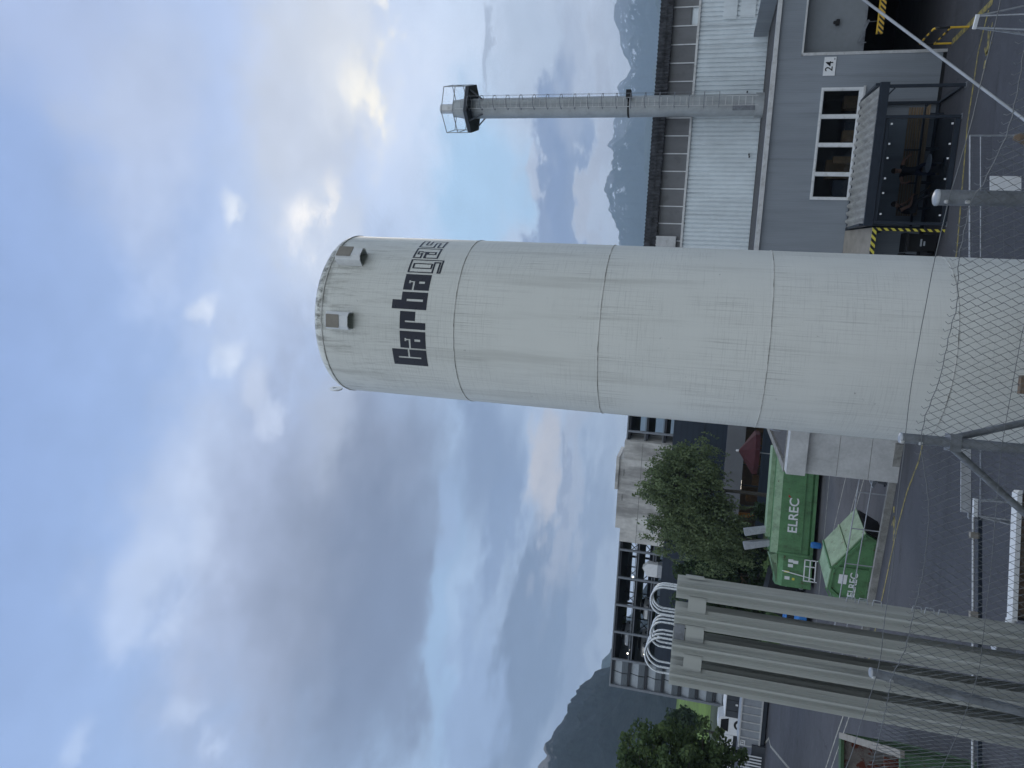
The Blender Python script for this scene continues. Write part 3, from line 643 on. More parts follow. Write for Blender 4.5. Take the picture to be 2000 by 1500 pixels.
# gravel roof, gutter
b = MB(); b.box(-9, 13, -6.5, -.02, 5.56, 5.65); b.build('gravel_roof', gravel_m, fac)
b = MB(); b.box(-9, 1.84, -.04, .14, 5.62, 5.77); b.box(1.845, 13, -.04, .16, 5.61, 5.78); b.build('gutter', alu, fac)
b = MB(); b.box(-1.0, -.85, -6.3, -.2, 5.7, 6.3) ; b.box(-9, -1.5, -3.2, -2.5, 5.66, 6.2); b.box(-9, -1.7, -2.5, -2.44, 5.66, 5.95); b.build('roof_duct', clad, fac)
# upper wall : corrugated sheet, real ribs
b = MB(); rib = .2; xs = []; x = -9.
while x < 13:
    xs += [(x, 0), (x+.115, 0), (x+.14, -.05), (x+.175, -.05)]; x += rib
vs = []; fs = []
for i, (xx, yy) in enumerate(xs): vs += [(xx, -6.5+yy, 5.66), (xx, -6.5+yy, 8.70)]
fs = [(2*i, 2*i+2, 2*i+3, 2*i+1) for i in range(len(xs)-1)]
b.add(vs, fs); b.box(-9, 13, -7, -6.62, 5.6, 9.9); b.build('corrugated_wall', corr_w, fac, fix=False)
b = MB(); b.box(-2.6, -1.7, -6.47, -6.44, 7.1, 7.7); b.box(-9, -1.75, -6.48, -6.46, 6.3, 6.95); b.build('repair_sheet', corr_w, fac)
b = MB(); b.box(-9, 13, -6.62, -6.4, 8.70, 8.80); b.build('clerestory_sill', alu, fac)
x = -8.8; k = 0
while x < 12.5:
    c = x+.81
    b = MB()
    if abs(x-(-2.32)) < .35: b.box(x, c, -6.60, -6.56, 9.12, 9.92); b.box(x, c, -6.62, -6.58, 9.07, 9.12)
    else: b.box(x, c, -6.61, -6.57, 8.80, 9.92)
    o = b.build('clerestory_panel', grp_panel, fac)
    b = MB(); b.bar((x-.005, -6.54, 8.80), (x-.005, -6.54, 9.92), .028, .05); b.build('glazing_bar', white_frame, o)
    x = c; k += 1
b = MB(); b.box(8.0, 8.9, -6.55, -6.3, 9.0, 9.95)
for i in range(9): b.box(8.02+i*.1, 8.07+i*.1, -6.3, -6.26, 9.02, 9.93)
b.build('louvre_vent', alu, fac)
# corrugated dark eaves, two courses
def corr_course(name, zb, zt, yo, depth):
    b = MB(); vs = []; n = int(22/.045)
    for i in range(n+1):
        x = -9+i*.045; w_ = .028*math.sin(x*2*math.pi/.18)
        vs += [(x, yo+w_, zb+.03*w_/.028*.6), (x, yo-depth+w_, zt+.6*w_)]
    b.add(vs, [(2*i, 2*i+2, 2*i+3, 2*i+1) for i in range(n)]); return b.build(name, corr_d, fac, 60, fix=False)
corr_course('eaves_sheet', 9.92, 10.24, -6.28, .12); corr_course('eaves_sheet', 10.2, 10.52, -6.33, .14)
b = MB(); b.box(-9, 13, -14, -6.5, 9.93, 10.3); b.build('main_roof', corr_d, fac)
b = MB(); b.box(-9, 13, -14, -13.8, 0, 9.9); b.box(-9.1, -9, -14, -6.5, 5.6, 9.9); b.box(13, 13.1, -14, -6.5, 5.6, 9.9); b.build('rear_wall', clad, fac)
for i, (xx, zz) in enumerate(((1.45, 6.35), (1.65, 6.33), (4.3, 6.0), (4.2, 6.02))):
    b = MB(); b.box(xx-.04, xx+.04, -6.46, -6.4, zz-.03, zz+.03); b.build('wall_bracket', black_m, fac)
# lamp over the door, number sign
b = MB(); b.box(.38, .56, -.44, -.28, 3.56, 3.68); b.box(.43, .5, -.445, -.30, 3.68, 3.76); o = b.build('wall_lamp', black_m, fac)
sg = thing('number_sign', 'white number 24 sign on the grey wall beside the door', 'sign', rb(2.07, .02, 3.78), RR)
b = MB(); b.box(-.32, .32, -.015, .012, -.2, .2); b.build('plate', white_p, sg)
text_obj('digits', '24', .36, black_m, sg, face_plus_y(0.0, .014, .005), .002, .003)
b = MB(); b.box(-.28, -.22, .0125, .014, -.17, -.12); b.build('small_mark', grey_box, sg)
# hoist arm and hazard beam in the door
hb = thing('hazard_beam', 'yellow and black striped beam hanging in the dark doorway', 'beam', rb(.2, -.1, 2.22), RR)
b = MB(); b.box(-1.5, .78, -.06, .06, -.09, .09); b.build('board', haz_x, hb)
b = MB(); b.box(-1.5, .78, -.061, .061, .09, .12); b.build('top_edge', haz_y, hb)
b = MB(); b.tube([(.35, 0, .1), (.36, -.05, .5)], .008, 6); b.build('chain', galv_d, hb, 60)
ha = thing('swing_arm', 'grey steel swing arm bracket at the top left corner of the dark doorway', 'bracket', rb(1.1, -.3, 2.75), RR)
b = MB(); b.bar((.1, 0, .12), (-.55, .35, -.1), .05, .07); b.bar((.1, 0, .12), (.1, 0, -.15), .03); b.bar((.1, 0, -.02), (-.1, .0, -.02), .02); b.build('arm', galv_d, ha)
# yellow guard rail
gr_ = thing('guard_rail', 'yellow and black banded guard rail beside the open door', 'guard rail', rb(1.50, .34), RR+R(90))
for nm, z in (('top_rail', 1.0), ('middle_rail', .52)):
    b = MB()
    if z == 1.0: b.tube([(.0, 0, .85), (.02, 0, .95), (.1, 0, 1.0), (1.66, 0, 1.0), (1.74, 0, .95), (1.76, 0, .85)], .034, 10)
    else: b.tube([(0, 0, z), (1.76, 0, z)], .03, 10)
    b.build(nm, haz_rail, gr_, 50)
for x in (0, 1.76):
    b = MB(); b.tube([(x, 0, 0), (x, 0, .55)], .034, 10); o = b.build('leg', haz_y, gr_, 50)
    b = MB(); b.tube([(x, 0, .55), (x, 0, .85)], .034, 10); b.build('leg_band', black_m, o, 50)

# concrete block at the end of the factory
cb_ = thing('concrete_ramp_house', 'concrete loading block with a gravel roof between tank and green container', 'concrete building', rb(17.0, 1.1), RR)
b = MB(); b.box(-4, 0, -13, 0, LOW-.01, 3.25); b.build('wall', concrete, cb_)
b = MB(); b.box(-4, .02, -.4, .32, 3.25, 3.92); b.build('fascia_beam', concrete, cb_)
b = MB(); b.box(-4, -.16, -13, -.4, 3.7, 3.86); b.build('gravel_roof', gravel_m, cb_)
b = MB(); b.box(-.16, .12, -13, -.38, 3.3, 3.95); b.box(-4, .04, -.44, -.402, 3.90, 3.96); b.build('coping', kerb_m, cb_)
b = MB(); b.tube([(-.9, -3.2, 3.86), (-.9, -3.2, 4.15), (-.9, -3.3, 4.25), (-.9, -3.45, 4.25)], .04, 8); b.tube([(-1.1, -2.5, 3.9), (-1.9, -3.0, 3.9)], .04, 8); b.build('roof_pipe', galv_d, cb_, 50)
for z in (1.0, 2.1):
    b = MB(); b.box(-3.9, -.02, -.001, .004, z, z+.02); b.build('formwork_joint', kerb_m, cb_)
b = MB(); b.box(-1.62, -1.60, -.001, .004, 0, 3.2); b.build('formwork_joint', kerb_m, cb_)

# ------------------------------------------------------------------ chimney stack
ch = thing('chimney_stack', 'tall grey steel chimney with caged ladder and railed top platform on the factory roof', 'chimney', rb(2.22, -5.5, 5.65), RR)
b = MB(); b.lathe([(.47, 0), (.47, 6), (.465, 13.5)], 40); b.build('shaft', chim_m, ch, 40)
b = MB(); b.lathe([(.49, 5.86), (.49, 5.94)], 40); b.box(-.62, -.3, .3, .62, 5.8, 6.02); b.build('clamp_ring', black_m, ch, 50)
b = MB(); b.lathe([(.52, 0), (.52, .35), (.48, .36)], 40); b.build('base_collar', chim_m, ch, 40)
b = MB(); b.box(.05, .3, .40, .475, .35, 1.3); b.build('inspection_plate', galv_d, ch)
# ladder on the right front flank (local -x is to the right in the photo)
lad = Matrix.Rotation(R(-62), 4, 'Z')
def L(x, y, z): v = Matrix.Rotation(R(6), 4, 'Z') @ Vector((x, y, z)); return v
b = MB()
for sx_ in (-.2, .2): b.bar(L(sx_, .66, .25), L(sx_, .66, 14.2), .035, .02)
z = .5
while z < 14.1: b.tube([L(-.2, .66, z), L(.2, .66, z)], .014, 6); z += .28
lo_ = b.build('ladder', alu, ch)
for k in range(19):
    z = 1.9+k*.64
    if z > 13.6: break
    b = MB(); b.tube([L(-.2, .66, z)]+[L(.33*math.cos(a)*1., .72+.55*math.sin(a)*.9+.04, z) for a in [math.pi*(1-q/10) for q in range(11)]]+[L(.2, .66, z)], .014, 6)
    b.build('cage_hoop', galv_d, lo_, 60)
for a in (.35, .9, 1.57, 2.24, 2.8):
    b = MB(); b.bar(L(.33*math.cos(a), .76+.5*math.sin(a), 1.9), L(.33*math.cos(a), .76+.5*math.sin(a), 13.5), .02, .006); b.build('cage_strip', galv_d, lo_)
plat = MB(); oct_ = [(1.22*math.cos(R(14+60*k)), 1.22*math.sin(R(14+60*k))) for k in range(6)]
plat.prism(oct_, 13.45, 13.62); po = plat.build('platform', dark_steel, ch)
for zz in (13.62, 14.15, 14.72):
    b = MB(); pts = [(x*.99, y*.99, zz) for x, y in oct_]; b.tube(pts+[pts[0], pts[1]], .02, 6); b.build('railing', galv, po, 50)
for x, y in oct_:
    b = MB(); b.bar((x*.99, y*.99, 13.6), (x*.99, y*.99, 14.72), .035); b.build('railing_post', galv, po)
for k in range(4):
    a = R(45*2*k+45); b = MB(); b.bar((.46*math.cos(a), .46*math.sin(a), 12.9), (1.0*math.cos(a), 1.0*math.sin(a), 13.44), .06); b.build('bracket', galv_d, po)
b = MB(); b.lathe([(.47, 13.5), (.47, 13.9), (.44, 14.1), (.40, 14.3), (.40, 14.45)], 40); b.build('top_section', chim_m, ch, 40)
b = MB(); b.lathe([(.22, 14.4), (.22, 15.15), (.2, 15.15), (.2, 14.6)], 32, capt=False); b.build('flue', alu, ch, 40)

# ------------------------------------------------------------------ smoking shelter
sh = thing('shelter', 'anthracite steel shelter with corrugated roof and glazed front against the factory wall', 'shelter', rb(3.34, 0), RR)
W_, D_ = 4.42, 2.62
b = MB()
n = int(W_/.034)
vs = []
for i in range(n+1):
    x = i*W_/n; zz = .045*max(-.6, min(.6, math.sin(x*2*math.pi/.275)))/.6; vs += [(x, .05, 2.62+zz), (x, D_-.06, 2.46+zz)]
b.add(vs, [(2*i, 2*i+2, 2*i+3, 2*i+1) for i in range(n)])
roofm = mat('shelter_roof_sheet', (.3, .3, .29), .6, var=.3, scale=2, dirt=(.4, .4, .38), dirt_amt=.7, dirt_scale=3)
b.build('roof', roofm, sh, 60, fix=False)
b = MB(); b.box(-.08, W_+.08, D_-.08, D_+.06, 2.22, 2.50); b.box(-.08, 0, .03, D_-.08, 2.36, 2.62); b.box(W_, W_+.08, .03, D_-.08, 2.36, 2.62); b.box(0, W_, .03, .1, 2.46, 2.60); b.build('roof_beam', dark_steel, sh)
for x, y in ((.04, D_-.02), (1.0, D_+.0), (W_-.04, D_-.02), (.04, .1), (W_-.04, .1)):
    b = MB(); b.box(x-.045, x+.045, y-.045, y+.045, .0, 2.3); o = b.build('post', dark_steel, sh)
    b = MB(); b.box(x-.09, x+.09, y-.09, y+.09, 0.0, .015); b.build('base_plate', galv_d, o)
b = MB(); b.box(0, .07, .15, D_-.07, .02, .09); b.box(.09, W_-.1, .06, .13, .42, .49); b.box(.09, W_-.1, .06, .13, .05, .12); b.build('side_rail', dark_steel, sh)
b = MB(); b.box(1.06, W_-.1, D_-.05, D_+.02, .02, .17); b.build('front_rail', dark_steel, sh)
b = MB(); b.box(1.06, W_-.1, D_-.04, D_+.01, 2.1, 2.2); b.build('front_rail', dark_steel, sh)
b = MB(); b.quad((1.06, D_-.0, .2), (W_-.1, D_-.0, .2), (W_-.1, D_, 2.1), (1.06, D_, 2.1)); b.build('glass_front', shel_glass, sh)
for z in (.24, 2.02):
    for x in (1.22, 1.85, 2.3, 2.95, 3.42, 4.1):
        b = MB(); b.box(x-.028, x+.028, D_+.004, D_+.03, z-.028, z+.028); b.build('glass_clamp', white_p, sh)
b = MB(); b.bar((.1, D_, 2.05), (.32, D_, 2.24), .05); b.build('corner_gusset', dark_steel, sh)
be = thing('bench', 'long slatted timber bench under the shelter along the factory wall', 'bench', rb(3.55, .1), RR)
b = MB()
for k in range(5): b.box(0, 3.75, .1+k*.085, .16+k*.085, .43, .465)
b.build('seat', wood, be)
b = MB()
for k in range(6): b.box(0, 3.75, .03, .06, .55+k*.08, .605+k*.08)
b.build('backrest', wood, be)
for x in (.3, 1.45, 2.6, 3.5):
    b = MB(); b.box(x-.025, x+.025, .06, .1, 0, 1.0); b.box(x-.025, x+.025, .1, .52, .38, .43); b.box(x-.025, x+.025, .45, .5, 0, .38); b.build('leg', dark_steel, be)
tb = thing('round_table', 'small round grey table standing in front of the seated people', 'table', rb(5.62, 1.35), RR)
b = MB(); b.lathe([(.3, .44), (.31, .455), (.3, .47)], 28); b.build('table_top', grey_box, tb, 50)
b = MB(); b.lathe([(.03, .03), (.03, .44)], 12); b.build('leg', dark_steel, tb, 50)
b = MB(); b.lathe([(.2, .0), (.2, .02), (.03, .04)], 20); b.build('base', dark_steel, tb, 50)

# ------------------------------------------------------------------ people
def person(label, loc, rz, J, shirt, trousers, group=None):
    """one skinned surface grown over a joint skeleton; J maps joint -> point"""
    root = thing('person', label, 'person', loc, rz, group)
    order = ['pelvis', 'belly', 'chest', 'neck', 'skull', 'crown']
    rad = dict(pelvis=.14, belly=.135, chest=.155, neck=.058, skull=.085, crown=.07, sh=.075, el=.045, wr=.030, hand=.034, hip=.095, knee=.062, ank=.042, heel=.042, toe=.032)
    V, Ed, Rd = [], [], []
    def av(p_, r): V.append(Vector(p_)); Rd.append(r); return len(V)-1
    ids = {}
    for k in order: ids[k] = av(J[k], rad[k])
    for a, c in zip(order, order[1:]): Ed.append((ids[a], ids[c]))
    seg = []
    for sd in ('l', 'r'):
        prev = ids['chest']
        for k in ('sh', 'el', 'wr', 'hand'):
            ids[k+sd] = av(J[k+sd], rad[k]); Ed.append((prev, ids[k+sd])); prev = ids[k+sd]
        prev = ids['pelvis']
        for k in ('hip', 'knee', 'ank', 'toe'):
            ids[k+sd] = av(J[k+sd], rad[k]); Ed.append((prev, ids[k+sd])); prev = ids[k+sd]
    me = bpy.data.meshes.new('body'); me.from_pydata(V, Ed, [])
    o = bpy.data.objects.new('body_src', me); COL.objects.link(o)
    md = o.modifiers.new('Skin', 'SKIN'); md.use_smooth_shade = True
    for i, sv in enumerate(me.skin_vertices[0].data):
        sv.radius = (Rd[i], Rd[i]*(.8 if i in (ids['chest'], ids['belly'], ids['pelvis']) else 1)); sv.use_root = (i == 0)
    o.modifiers.new('Sub', 'SUBSURF').levels = 2; o.modifiers['Sub'].render_levels = 2
    ev = o.evaluated_get(bpy.context.evaluated_depsgraph_get()); m2 = bpy.data.meshes.new_from_object(ev)
    bpy.data.objects.remove(o)
    m2.materials.clear()
    for mm in (skin_m, shirt, trousers, shoe_m): m2.materials.append(mm)
    kind = {}
    for (a, c) in Ed:
        na = [k for k, v in ids.items() if v == a][0]; nc = [k for k, v in ids.items() if v == c][0]
        n2 = nc.rstrip('lr') if nc[-1] in 'lr' and nc not in ('skull',) else nc
        kind[(a, c)] = {'belly': 1, 'chest': 1, 'neck': 1, 'skull': 0, 'crown': 0, 'sh': 1, 'el': 1, 'wr': 0, 'hand': 0, 'hip': 2, 'knee': 2, 'ank': 2, 'toe': 3}.get(n2, 0)
    for pg in m2.polygons:
        best = (9, 0)
        for (a, c), kk in kind.items():
            A, B = V[a], V[c]; d = B-A; tt = max(0, min(1, (pg.center-A).dot(d)/d.length_squared)); ds = (pg.center-A-d*tt).length - .5*(Rd[a]*(1-tt)+Rd[c]*tt)
            if ds < best[0]:
                k2 = kk
                if k2 == 1 and V[c] == V[ids['neck']] and tt > .75: k2 = 0
                best = (ds, k2)
        pg.material_index = best[1]; pg.use_smooth = True
    # fingers, thumb, nose and ears joined into the same body mesh
    ex = MB()
    for sd in ('l', 'r'):
        wv, hv = V[ids['wr'+sd]], V[ids['hand'+sd]]; d = (hv-wv).normalized(); sdv = d.cross(Vector((0, 0, 1))).normalized(); dn = sdv.cross(d)
        for q, ln in ((-.026, .062), (-.009, .075), (.009, .07), (.026, .055)):
            a = hv+sdv*q; ex.tube([a, a+d*ln*.55-dn*.005, a+d*ln*.9-dn*.025], [.0095, .009, .007], 6)
        a = hv-sdv*.03-d*.02; ex.tube([a, a-sdv*.022+d*.02, a-sdv*.026+d*.045], [.011, .01, .008], 6)
    sk, cr_, fwd = V[ids['skull']], V[ids['crown']], Vector(J['face']).normalized(); upv = (cr_-sk).normalized(); rt = fwd.cross(upv).normalized()
    hc = (sk+cr_)/2
    ex.tube([hc+fwd*.075+upv*.02, hc+fwd*.102-upv*.015, hc+fwd*.085-upv*.025], [.008, .014, .008], 6)
    for q in (-1, 1):
        ex.tube([hc+rt*q*.078+upv*.02, hc+rt*q*.088, hc+rt*q*.08-upv*.03], [.01, .016, .008], 6)
    bm = bmesh.new(); bm.from_mesh(m2); tmp = bpy.data.meshes.new('tmp'); tmp.from_pydata(ex.v, [], ex.f); bm.from_mesh(tmp); bm.to_mesh(m2); bm.free(); bpy.data.meshes.remove(tmp)
    bo = bpy.data.objects.new('body', m2); COL.objects.link(bo); bo.parent = root
    # hair cap, eyes, mouth
    hb_ = MB(); hb_.lathe([(.099*math.cos(R(a)), .115*math.sin(R(a))) for a in (-8, 5, 20, 40, 60, 78)]+[(.001, .116)], 18)
    Mh = Matrix.Translation(hc+upv*.012-fwd*.016) @ Matrix((rt, fwd, upv)).transposed().to_4x4() @ Matrix.Rotation(R(16), 4, 'X')
    hb_.v = [tuple(Mh @ Vector(q)) for q in hb_.v]; hb_.build('hair', hair_m, root, 60)
    eb = MB()
    for q in (-1, 1): eb.tube([hc+fwd*.082+rt*q*.03+upv*.012, hc+fwd*.088+rt*q*.03+upv*.012], .009, 8)
    eb.tube([hc+fwd*.083-rt*.024-upv*.052, hc+fwd*.088-upv*.052, hc+fwd*.083+rt*.024-upv*.052], .006, 6)
    eb.build('eyes_and_mouth', hair_m, root, 60)
    return root
person('seated person in dark clothes with arms spread along the bench back', rb(5.76, .52), RR,
       dict(pelvis=(0, -.02, .56), belly=(0, -.1, .74), chest=(0, -.15, .95), neck=(0, -.14, 1.13), skull=(0, -.12, 1.22), crown=(0, -.11, 1.32), face=(.2, 1, -.1),
            shl=(.19, -.15, 1.05), ell=(.42, -.16, .98), wrl=(.42, .06, .86), handl=(.40, .13, .83),
            shr=(-.19, -.15, 1.05), elr=(-.42, -.16, 1.0), wrr=(-.5, .07, .92), handr=(-.51, .14, .9),
            hipl=(.1, .04, .54), kneel=(.16, .45, .52), ankl=(.17, .5, .1), toel=(.19, .64, .045),
            hipr=(-.1, .04, .54), kneer=(-.16, .45, .52), ankr=(-.15, .48, .1), toer=(-.17, .62, .045)), cloth_d, cloth_n)
person('crouched person in a black shirt leaning forward at the left end of the bench', rb(7.12, .48), RR+R(68),
       dict(pelvis=(0, -.08, .57), belly=(0, -.06, .75), chest=(0, .04, .93), neck=(0, .13, 1.06), skull=(0, .2, 1.12), crown=(0, .24, 1.215), face=(0, 1, -.35),
            shl=(.19, .06, .99), ell=(.26, .25, .72), wrl=(.12, .46, .68), handl=(.06, .52, .68),
            shr=(-.19, .06, .99), elr=(-.26, .22, .72), wrr=(-.14, .45, .64), handr=(-.08, .52, .63),
            hipl=(.1, 0, .54), kneel=(.17, .42, .52), ankl=(.16, .62, .14), toel=(.17, .76, .06),
            hipr=(-.1, 0, .54), kneer=(-.17, .42, .52), ankr=(-.16, .72, .2), toer=(-.17, .87, .12)), cloth_d, cloth_g)

# ------------------------------------------------------------------ bin shelter and bins
bs_ = thing('bin_shelter', 'low beige canopy with black and yellow striped edge and post', 'canopy', rb(7.88, 0), RR)
b = MB(); b.add([(0, .02, 2.62), (2.6, .02, 2.62), (2.6, 2.55, 2.18), (0, 2.55, 2.18), (0, .02, 2.58), (2.6, .02, 2.58), (2.6, 2.55, 2.14), (0, 2.55, 2.14)], [(0, 1, 2, 3), (7, 6, 5, 4), (3, 2, 6, 7), (1, 5, 6, 2), (0, 3, 7, 4), (0, 4, 5, 1)]); b.build('roof', beige_m, bs_)
b = MB(); b.box(0, 2.6, 2.552, 2.59, 2.06, 2.2); b.build('front_edge', haz_x2, bs_)
for x in (.05, 2.5):
    b = MB(); b.box(x-.045, x+.045, 2.46, 2.55, 0, 2.12); b.build('post', haz_z, bs_)
b = MB(); b.box(.1, .16, .1, 2.4, 1.9, 2.0); b.build('side_rail', dark_steel, bs_)
bin_ = thing('wheelie_bin', 'black wheelie bin with pale label, nearest the striped post', 'bin', rb(8.32, 1.9), RR, 'bins under the striped canopy')
b = MB(); b.add([(-.26, -.3, .1), (.26, -.3, .1), (.26, .25, .1), (-.26, .25, .1), (-.3, -.36, 1.0), (.3, -.36, 1.0), (.3, .34, 1.0), (-.3, .34, 1.0)], [(3, 2, 1, 0), (4, 5, 6, 7), (0, 1, 5, 4), (1, 2, 6, 5), (2, 3, 7, 6), (3, 0, 4, 7)]); b.build('body', black_m, bin_)
b = MB(); b.box(-.32, .32, -.4, .38, 1.0, 1.06); b.box(-.28, .28, .38, .42, .96, 1.02); b.build('lid', black_m, bin_)
for x in (-.27, .27):
    b = MB(); b.tube([(x-.03, -.3, .1), (x+.03, -.3, .1)], .1, 14); b.build('wheel', tyre_m, bin_, 40)
b = MB(); b.box(-.12, .12, .30, .325, .55, .6); b.box(-.05, .1, .29, .318, .45, .5); b.build('label_sticker', grey_box, bin_)
c = copy_tree(bin_); c.location = rb(9.0, 1.8); c['label'] = 'black wheelie bin half hidden behind the white tank'

# ------------------------------------------------------------------ temporary mesh fence panels behind the tank
FD = Vector((-.977, -.215, 0)).normalized(); FR = math.atan2(FD.y, FD.x)
def mesh_panel(loc, L_, label, dbl=True):
    pn = thing('mesh_fence_panel', label, 'fence panel', loc, FR, 'site fence panels round the tank yard')
    b = MB(); b.tube([(0, 0, 2.0), (L_, 0, 2.0)], .022, 8); b.tube([(0, 0, .15), (L_, 0, .15)], .02, 8)
    for x in (0, L_): b.tube([(x, 0, 0), (x, 0, 2.0)], .022, 8)
    if dbl: b.tube([(0.05, .03, 1.8), (L_-.05, .03, 1.8)], .014, 8)
    b.build('frame', galv, pn, 50)
    b = MB(); x = .12
    while x < L_: b.tube([(x, 0, .15), (x, 0, 1.98)], .0028, 4, caps=False); x += .1
    z = .35
    while z < 1.95: b.tube([(0, 0, z), (L_, 0, z)], .0028, 4, caps=False); z += .2
    b.build('wire_infill', wire_m, pn, fix=False)
    for x in (.3, L_-.3):
        b = MB(); b.box(x-.25, x+.25, -.12, .12, 0, .14); b.build('foot_block', concrete, pn)
    return pn
P0_ = Vector((6.46, 18.08, 0))
mesh_panel(P0_, 3.0, 'mesh fence panel right of the tank with a small white plate on it')
mesh_panel(P0_+FD*3.06, 3.4, 'mesh fence panel mostly hidden behind the white tank')
mesh_panel(P0_+FD*6.55, 2.0, 'mesh fence panel left of the tank with a pale board on its top rail')
bar_p = thing('barrier_rail', 'pale steel rail with clamps on a dark beam, between mesh panels and finned columns', 'rail', P0_+FD*8.6+Vector((0, -.25, 0)), FR)
b = MB(); b.tube([(-.15, 0, 2.0), (4.6, 0, 2.0)], .024, 10); b.build('top_rail', alu, bar_p, 50)
b = MB(); b.box(-.15, 4.6, .0, .05, 1.86, 1.93); b.build('lower_beam', dark_steel, bar_p)
for x in (.25, 1.75, 3.9):
    b = MB(); b.box(x-.06, x+.06, -.05, .05, 1.9, 2.06); b.build('clamp', beige_m, bar_p)
for x in (-.1, 4.5):
    b = MB(); b.tube([(x, .0, 0), (x, 0, 1.99)], .03, 10); b.build('post', galv_d, bar_p, 50)
bd = MB(); bd.box(0, 1.55, .03, .06, 1.98, 2.16); o = bd.build('pale_board', alu, None); o.location = P0_+FD*6.9; o.rotation_euler = (0, 0, FR); tag(o, 'long pale grey board fixed on top of the mesh panel left of the tank', 'board')
wp = MB(); wp.box(-.23, .23, -.012, .012, -.3, .3); o = wp.build('blank_plate', white_p, None); o.location = P0_+FD*1.25+Vector((-.0, -.06, 1.33)); o.rotation_euler = (0, 0, FR); tag(o, 'small blank white plate hung on the right mesh fence panel', 'plate')
def trestle(loc, rz, label, wcap):
    tr = thing('steel_trestle', label, 'trestle', loc, rz, 'white capped trestles in the yard')
    b = MB(); b.box(-wcap/2, wcap/2, -.04, .04, 1.95, 2.02); b.build('top_bar', white_p, tr)
    for sx_ in (-1, 1):
        b = MB(); b.bar((sx_*(wcap/2-.03), 0, 1.96), (sx_*(wcap/2+.28), .3*sx_, 0), .035); b.build('leg', galv, tr)
        b = MB(); b.bar((sx_*(wcap/2-.03), 0, 1.94), (sx_*(wcap/2+.05), -.55, 0), .03); b.build('leg', galv, tr)
trestle((-1.65, 16.0, 0), R(8), 'white capped steel trestle left of the big tank', .36)
trestle((9.2, 18.4, 0), R(-35), 'white capped steel trestle near the striped guard rail', .3)

# ------------------------------------------------------------------ white valve cabinet with pipework
vc = thing('valve_cabinet', 'white roofed open valve cabinet between tank and finned columns', 'cabinet', (-2.02, 13.1, 0), math.atan2(-.10, -.995))
b = MB(); prof_ = [(-1.02, 2.40), (-1.02, 2.44), (-.98, 2.47), (1.0, 2.47), (1.0, 2.40)]
b.extr(prof_, .06, .26); b.build('roof', white_p, vc)
b = MB(); b.box(-.98, .98, .05, .08, .1, 2.40); b.box(-.98, -.95, .08, .24, .1, 2.40); b.box(.95, .98, .08, .24, .1, 2.40); b.build('case', dark_in, vc)  # near-black colour stands in for the shade of a deeper case
b = MB(); b.box(-.95, .95, .08, .1, 2.22, 2.395); b.build('back_panel', rockbark, vc)
b = MB(); b.tube([(-.3, .16, .1), (-.3, .16, 1.9), (.3, .16, 1.9), (.3, .16, .1)], .03, 10); b.build('inner_pipe', galv, vc, 50)
b = MB(); b.tube([(-.35, .2, 2.05), (-.2, .28, 2.05), (-.14, .3, 2.0)], .025, 10); b.lathe([(.001, -.03), (.05, -.02), (.05, .02), (.001, .03)], 12, c=(-.12, .3)); b.v = b.v; b.build('valve', galv_d, vc, 50)
b = MB(); b.tube([(1.0, .05, 2.4), (1.15, .05, 2.42), (1.25, .05, 2.35), (1.28, .05, 2.2), (1.28, .05, .2)], .075, 16); b.build('down_pipe', white_p, vc, 50)
b = MB(); b.tube([(1.0, .05, 2.12), (1.3, .05, 2.12)], .05, 14); b.tube([(1.3, .1, 1.9), (1.3, .1, 2.3)], .06, 14); b.build('pipe_flange', galv_d, vc, 50)
b = MB(); b.tube([(1.42, .05, 2.36), (1.42, .05, 2.62)], .12, 20); o = b.build('pressure_gauge', galv_d, vc, 40)
b = MB(); b.tube([(1.42, .05, 2.62), (1.42, .05, 2.635)], .115, 20); b.build('gauge_face', alu, o, 40)
b = MB(); b.tube([(1.3, .05, 2.3), (1.42, .05, 2.37)], .03, 10); b.tube([(1.55, .1, 2.05), (1.55, .1, 2.25), (1.7, .1, 2.25)], .02, 8); b.build('gauge_pipe', galv, vc, 50)

# ------------------------------------------------------------------ kerb wall, railing, steel tray
kb = MB(); kb.box(0, 10.4, -.2, .0, LOW-.01, .25); kw = kb.build('kerb_wall', kerb_m, None); kw.location = K0; kw.rotation_euler = (0, 0, KR); tag(kw, 'low rough concrete kerb wall along the edge of the upper yard', 'wall')
rl = thing('handrail', 'two bar galvanised handrail on top of the low kerb wall', 'railing', kp(.55, -.10, .25), KR)
b = MB(); b.tube([(0, 0, 0), (0, 0, .95), (.05, 0, 1.0), (9.6, 0, 1.0)], .024, 10); b.build('top_rail', galv, rl, 50)
b = MB(); b.tube([(0, 0, .55), (9.6, 0, .55)], .02, 10); b.build('middle_rail', galv, rl, 50)
for k in range(1, 7):
    b = MB(); b.tube([(k*1.55, 0, 0), (k*1.55, 0, 1.0)], .022, 10); b.build('post', galv, rl, 50)
ty = thing('steel_tray', 'pale grey hexagonal steel tray tilted on a dark frame behind the kerb wall', 'tray', kp(2.6, -3.4, LOW), KR)
b = MB(); M = Matrix.Translation((0, 0, .72)) @ Matrix.Rotation(R(55), 4, 'X')
hexp = [(-.62, 0), (-.2, -.24), (.4, -.24), (.75, -.02), (.4, .22), (-.2, .26)]
b.prism(hexp, 0, .05); b.v = [tuple(M @ Vector(q)) for q in b.v]; b.build('tray_plate', grey_box, ty)
b = MB()
for x in (-.35, .4): b.bar((x, -.3, 0), (x, -.05, .72), .07); b.bar((x, .35, 0), (x, .1, .6), .07)
b.bar((-.5, .0, .3), (.6, 0, .3), .08); b.bar((-.5, -.3, .04), (.6, -.3, .04), .08); b.build('frame', dark_steel, ty)

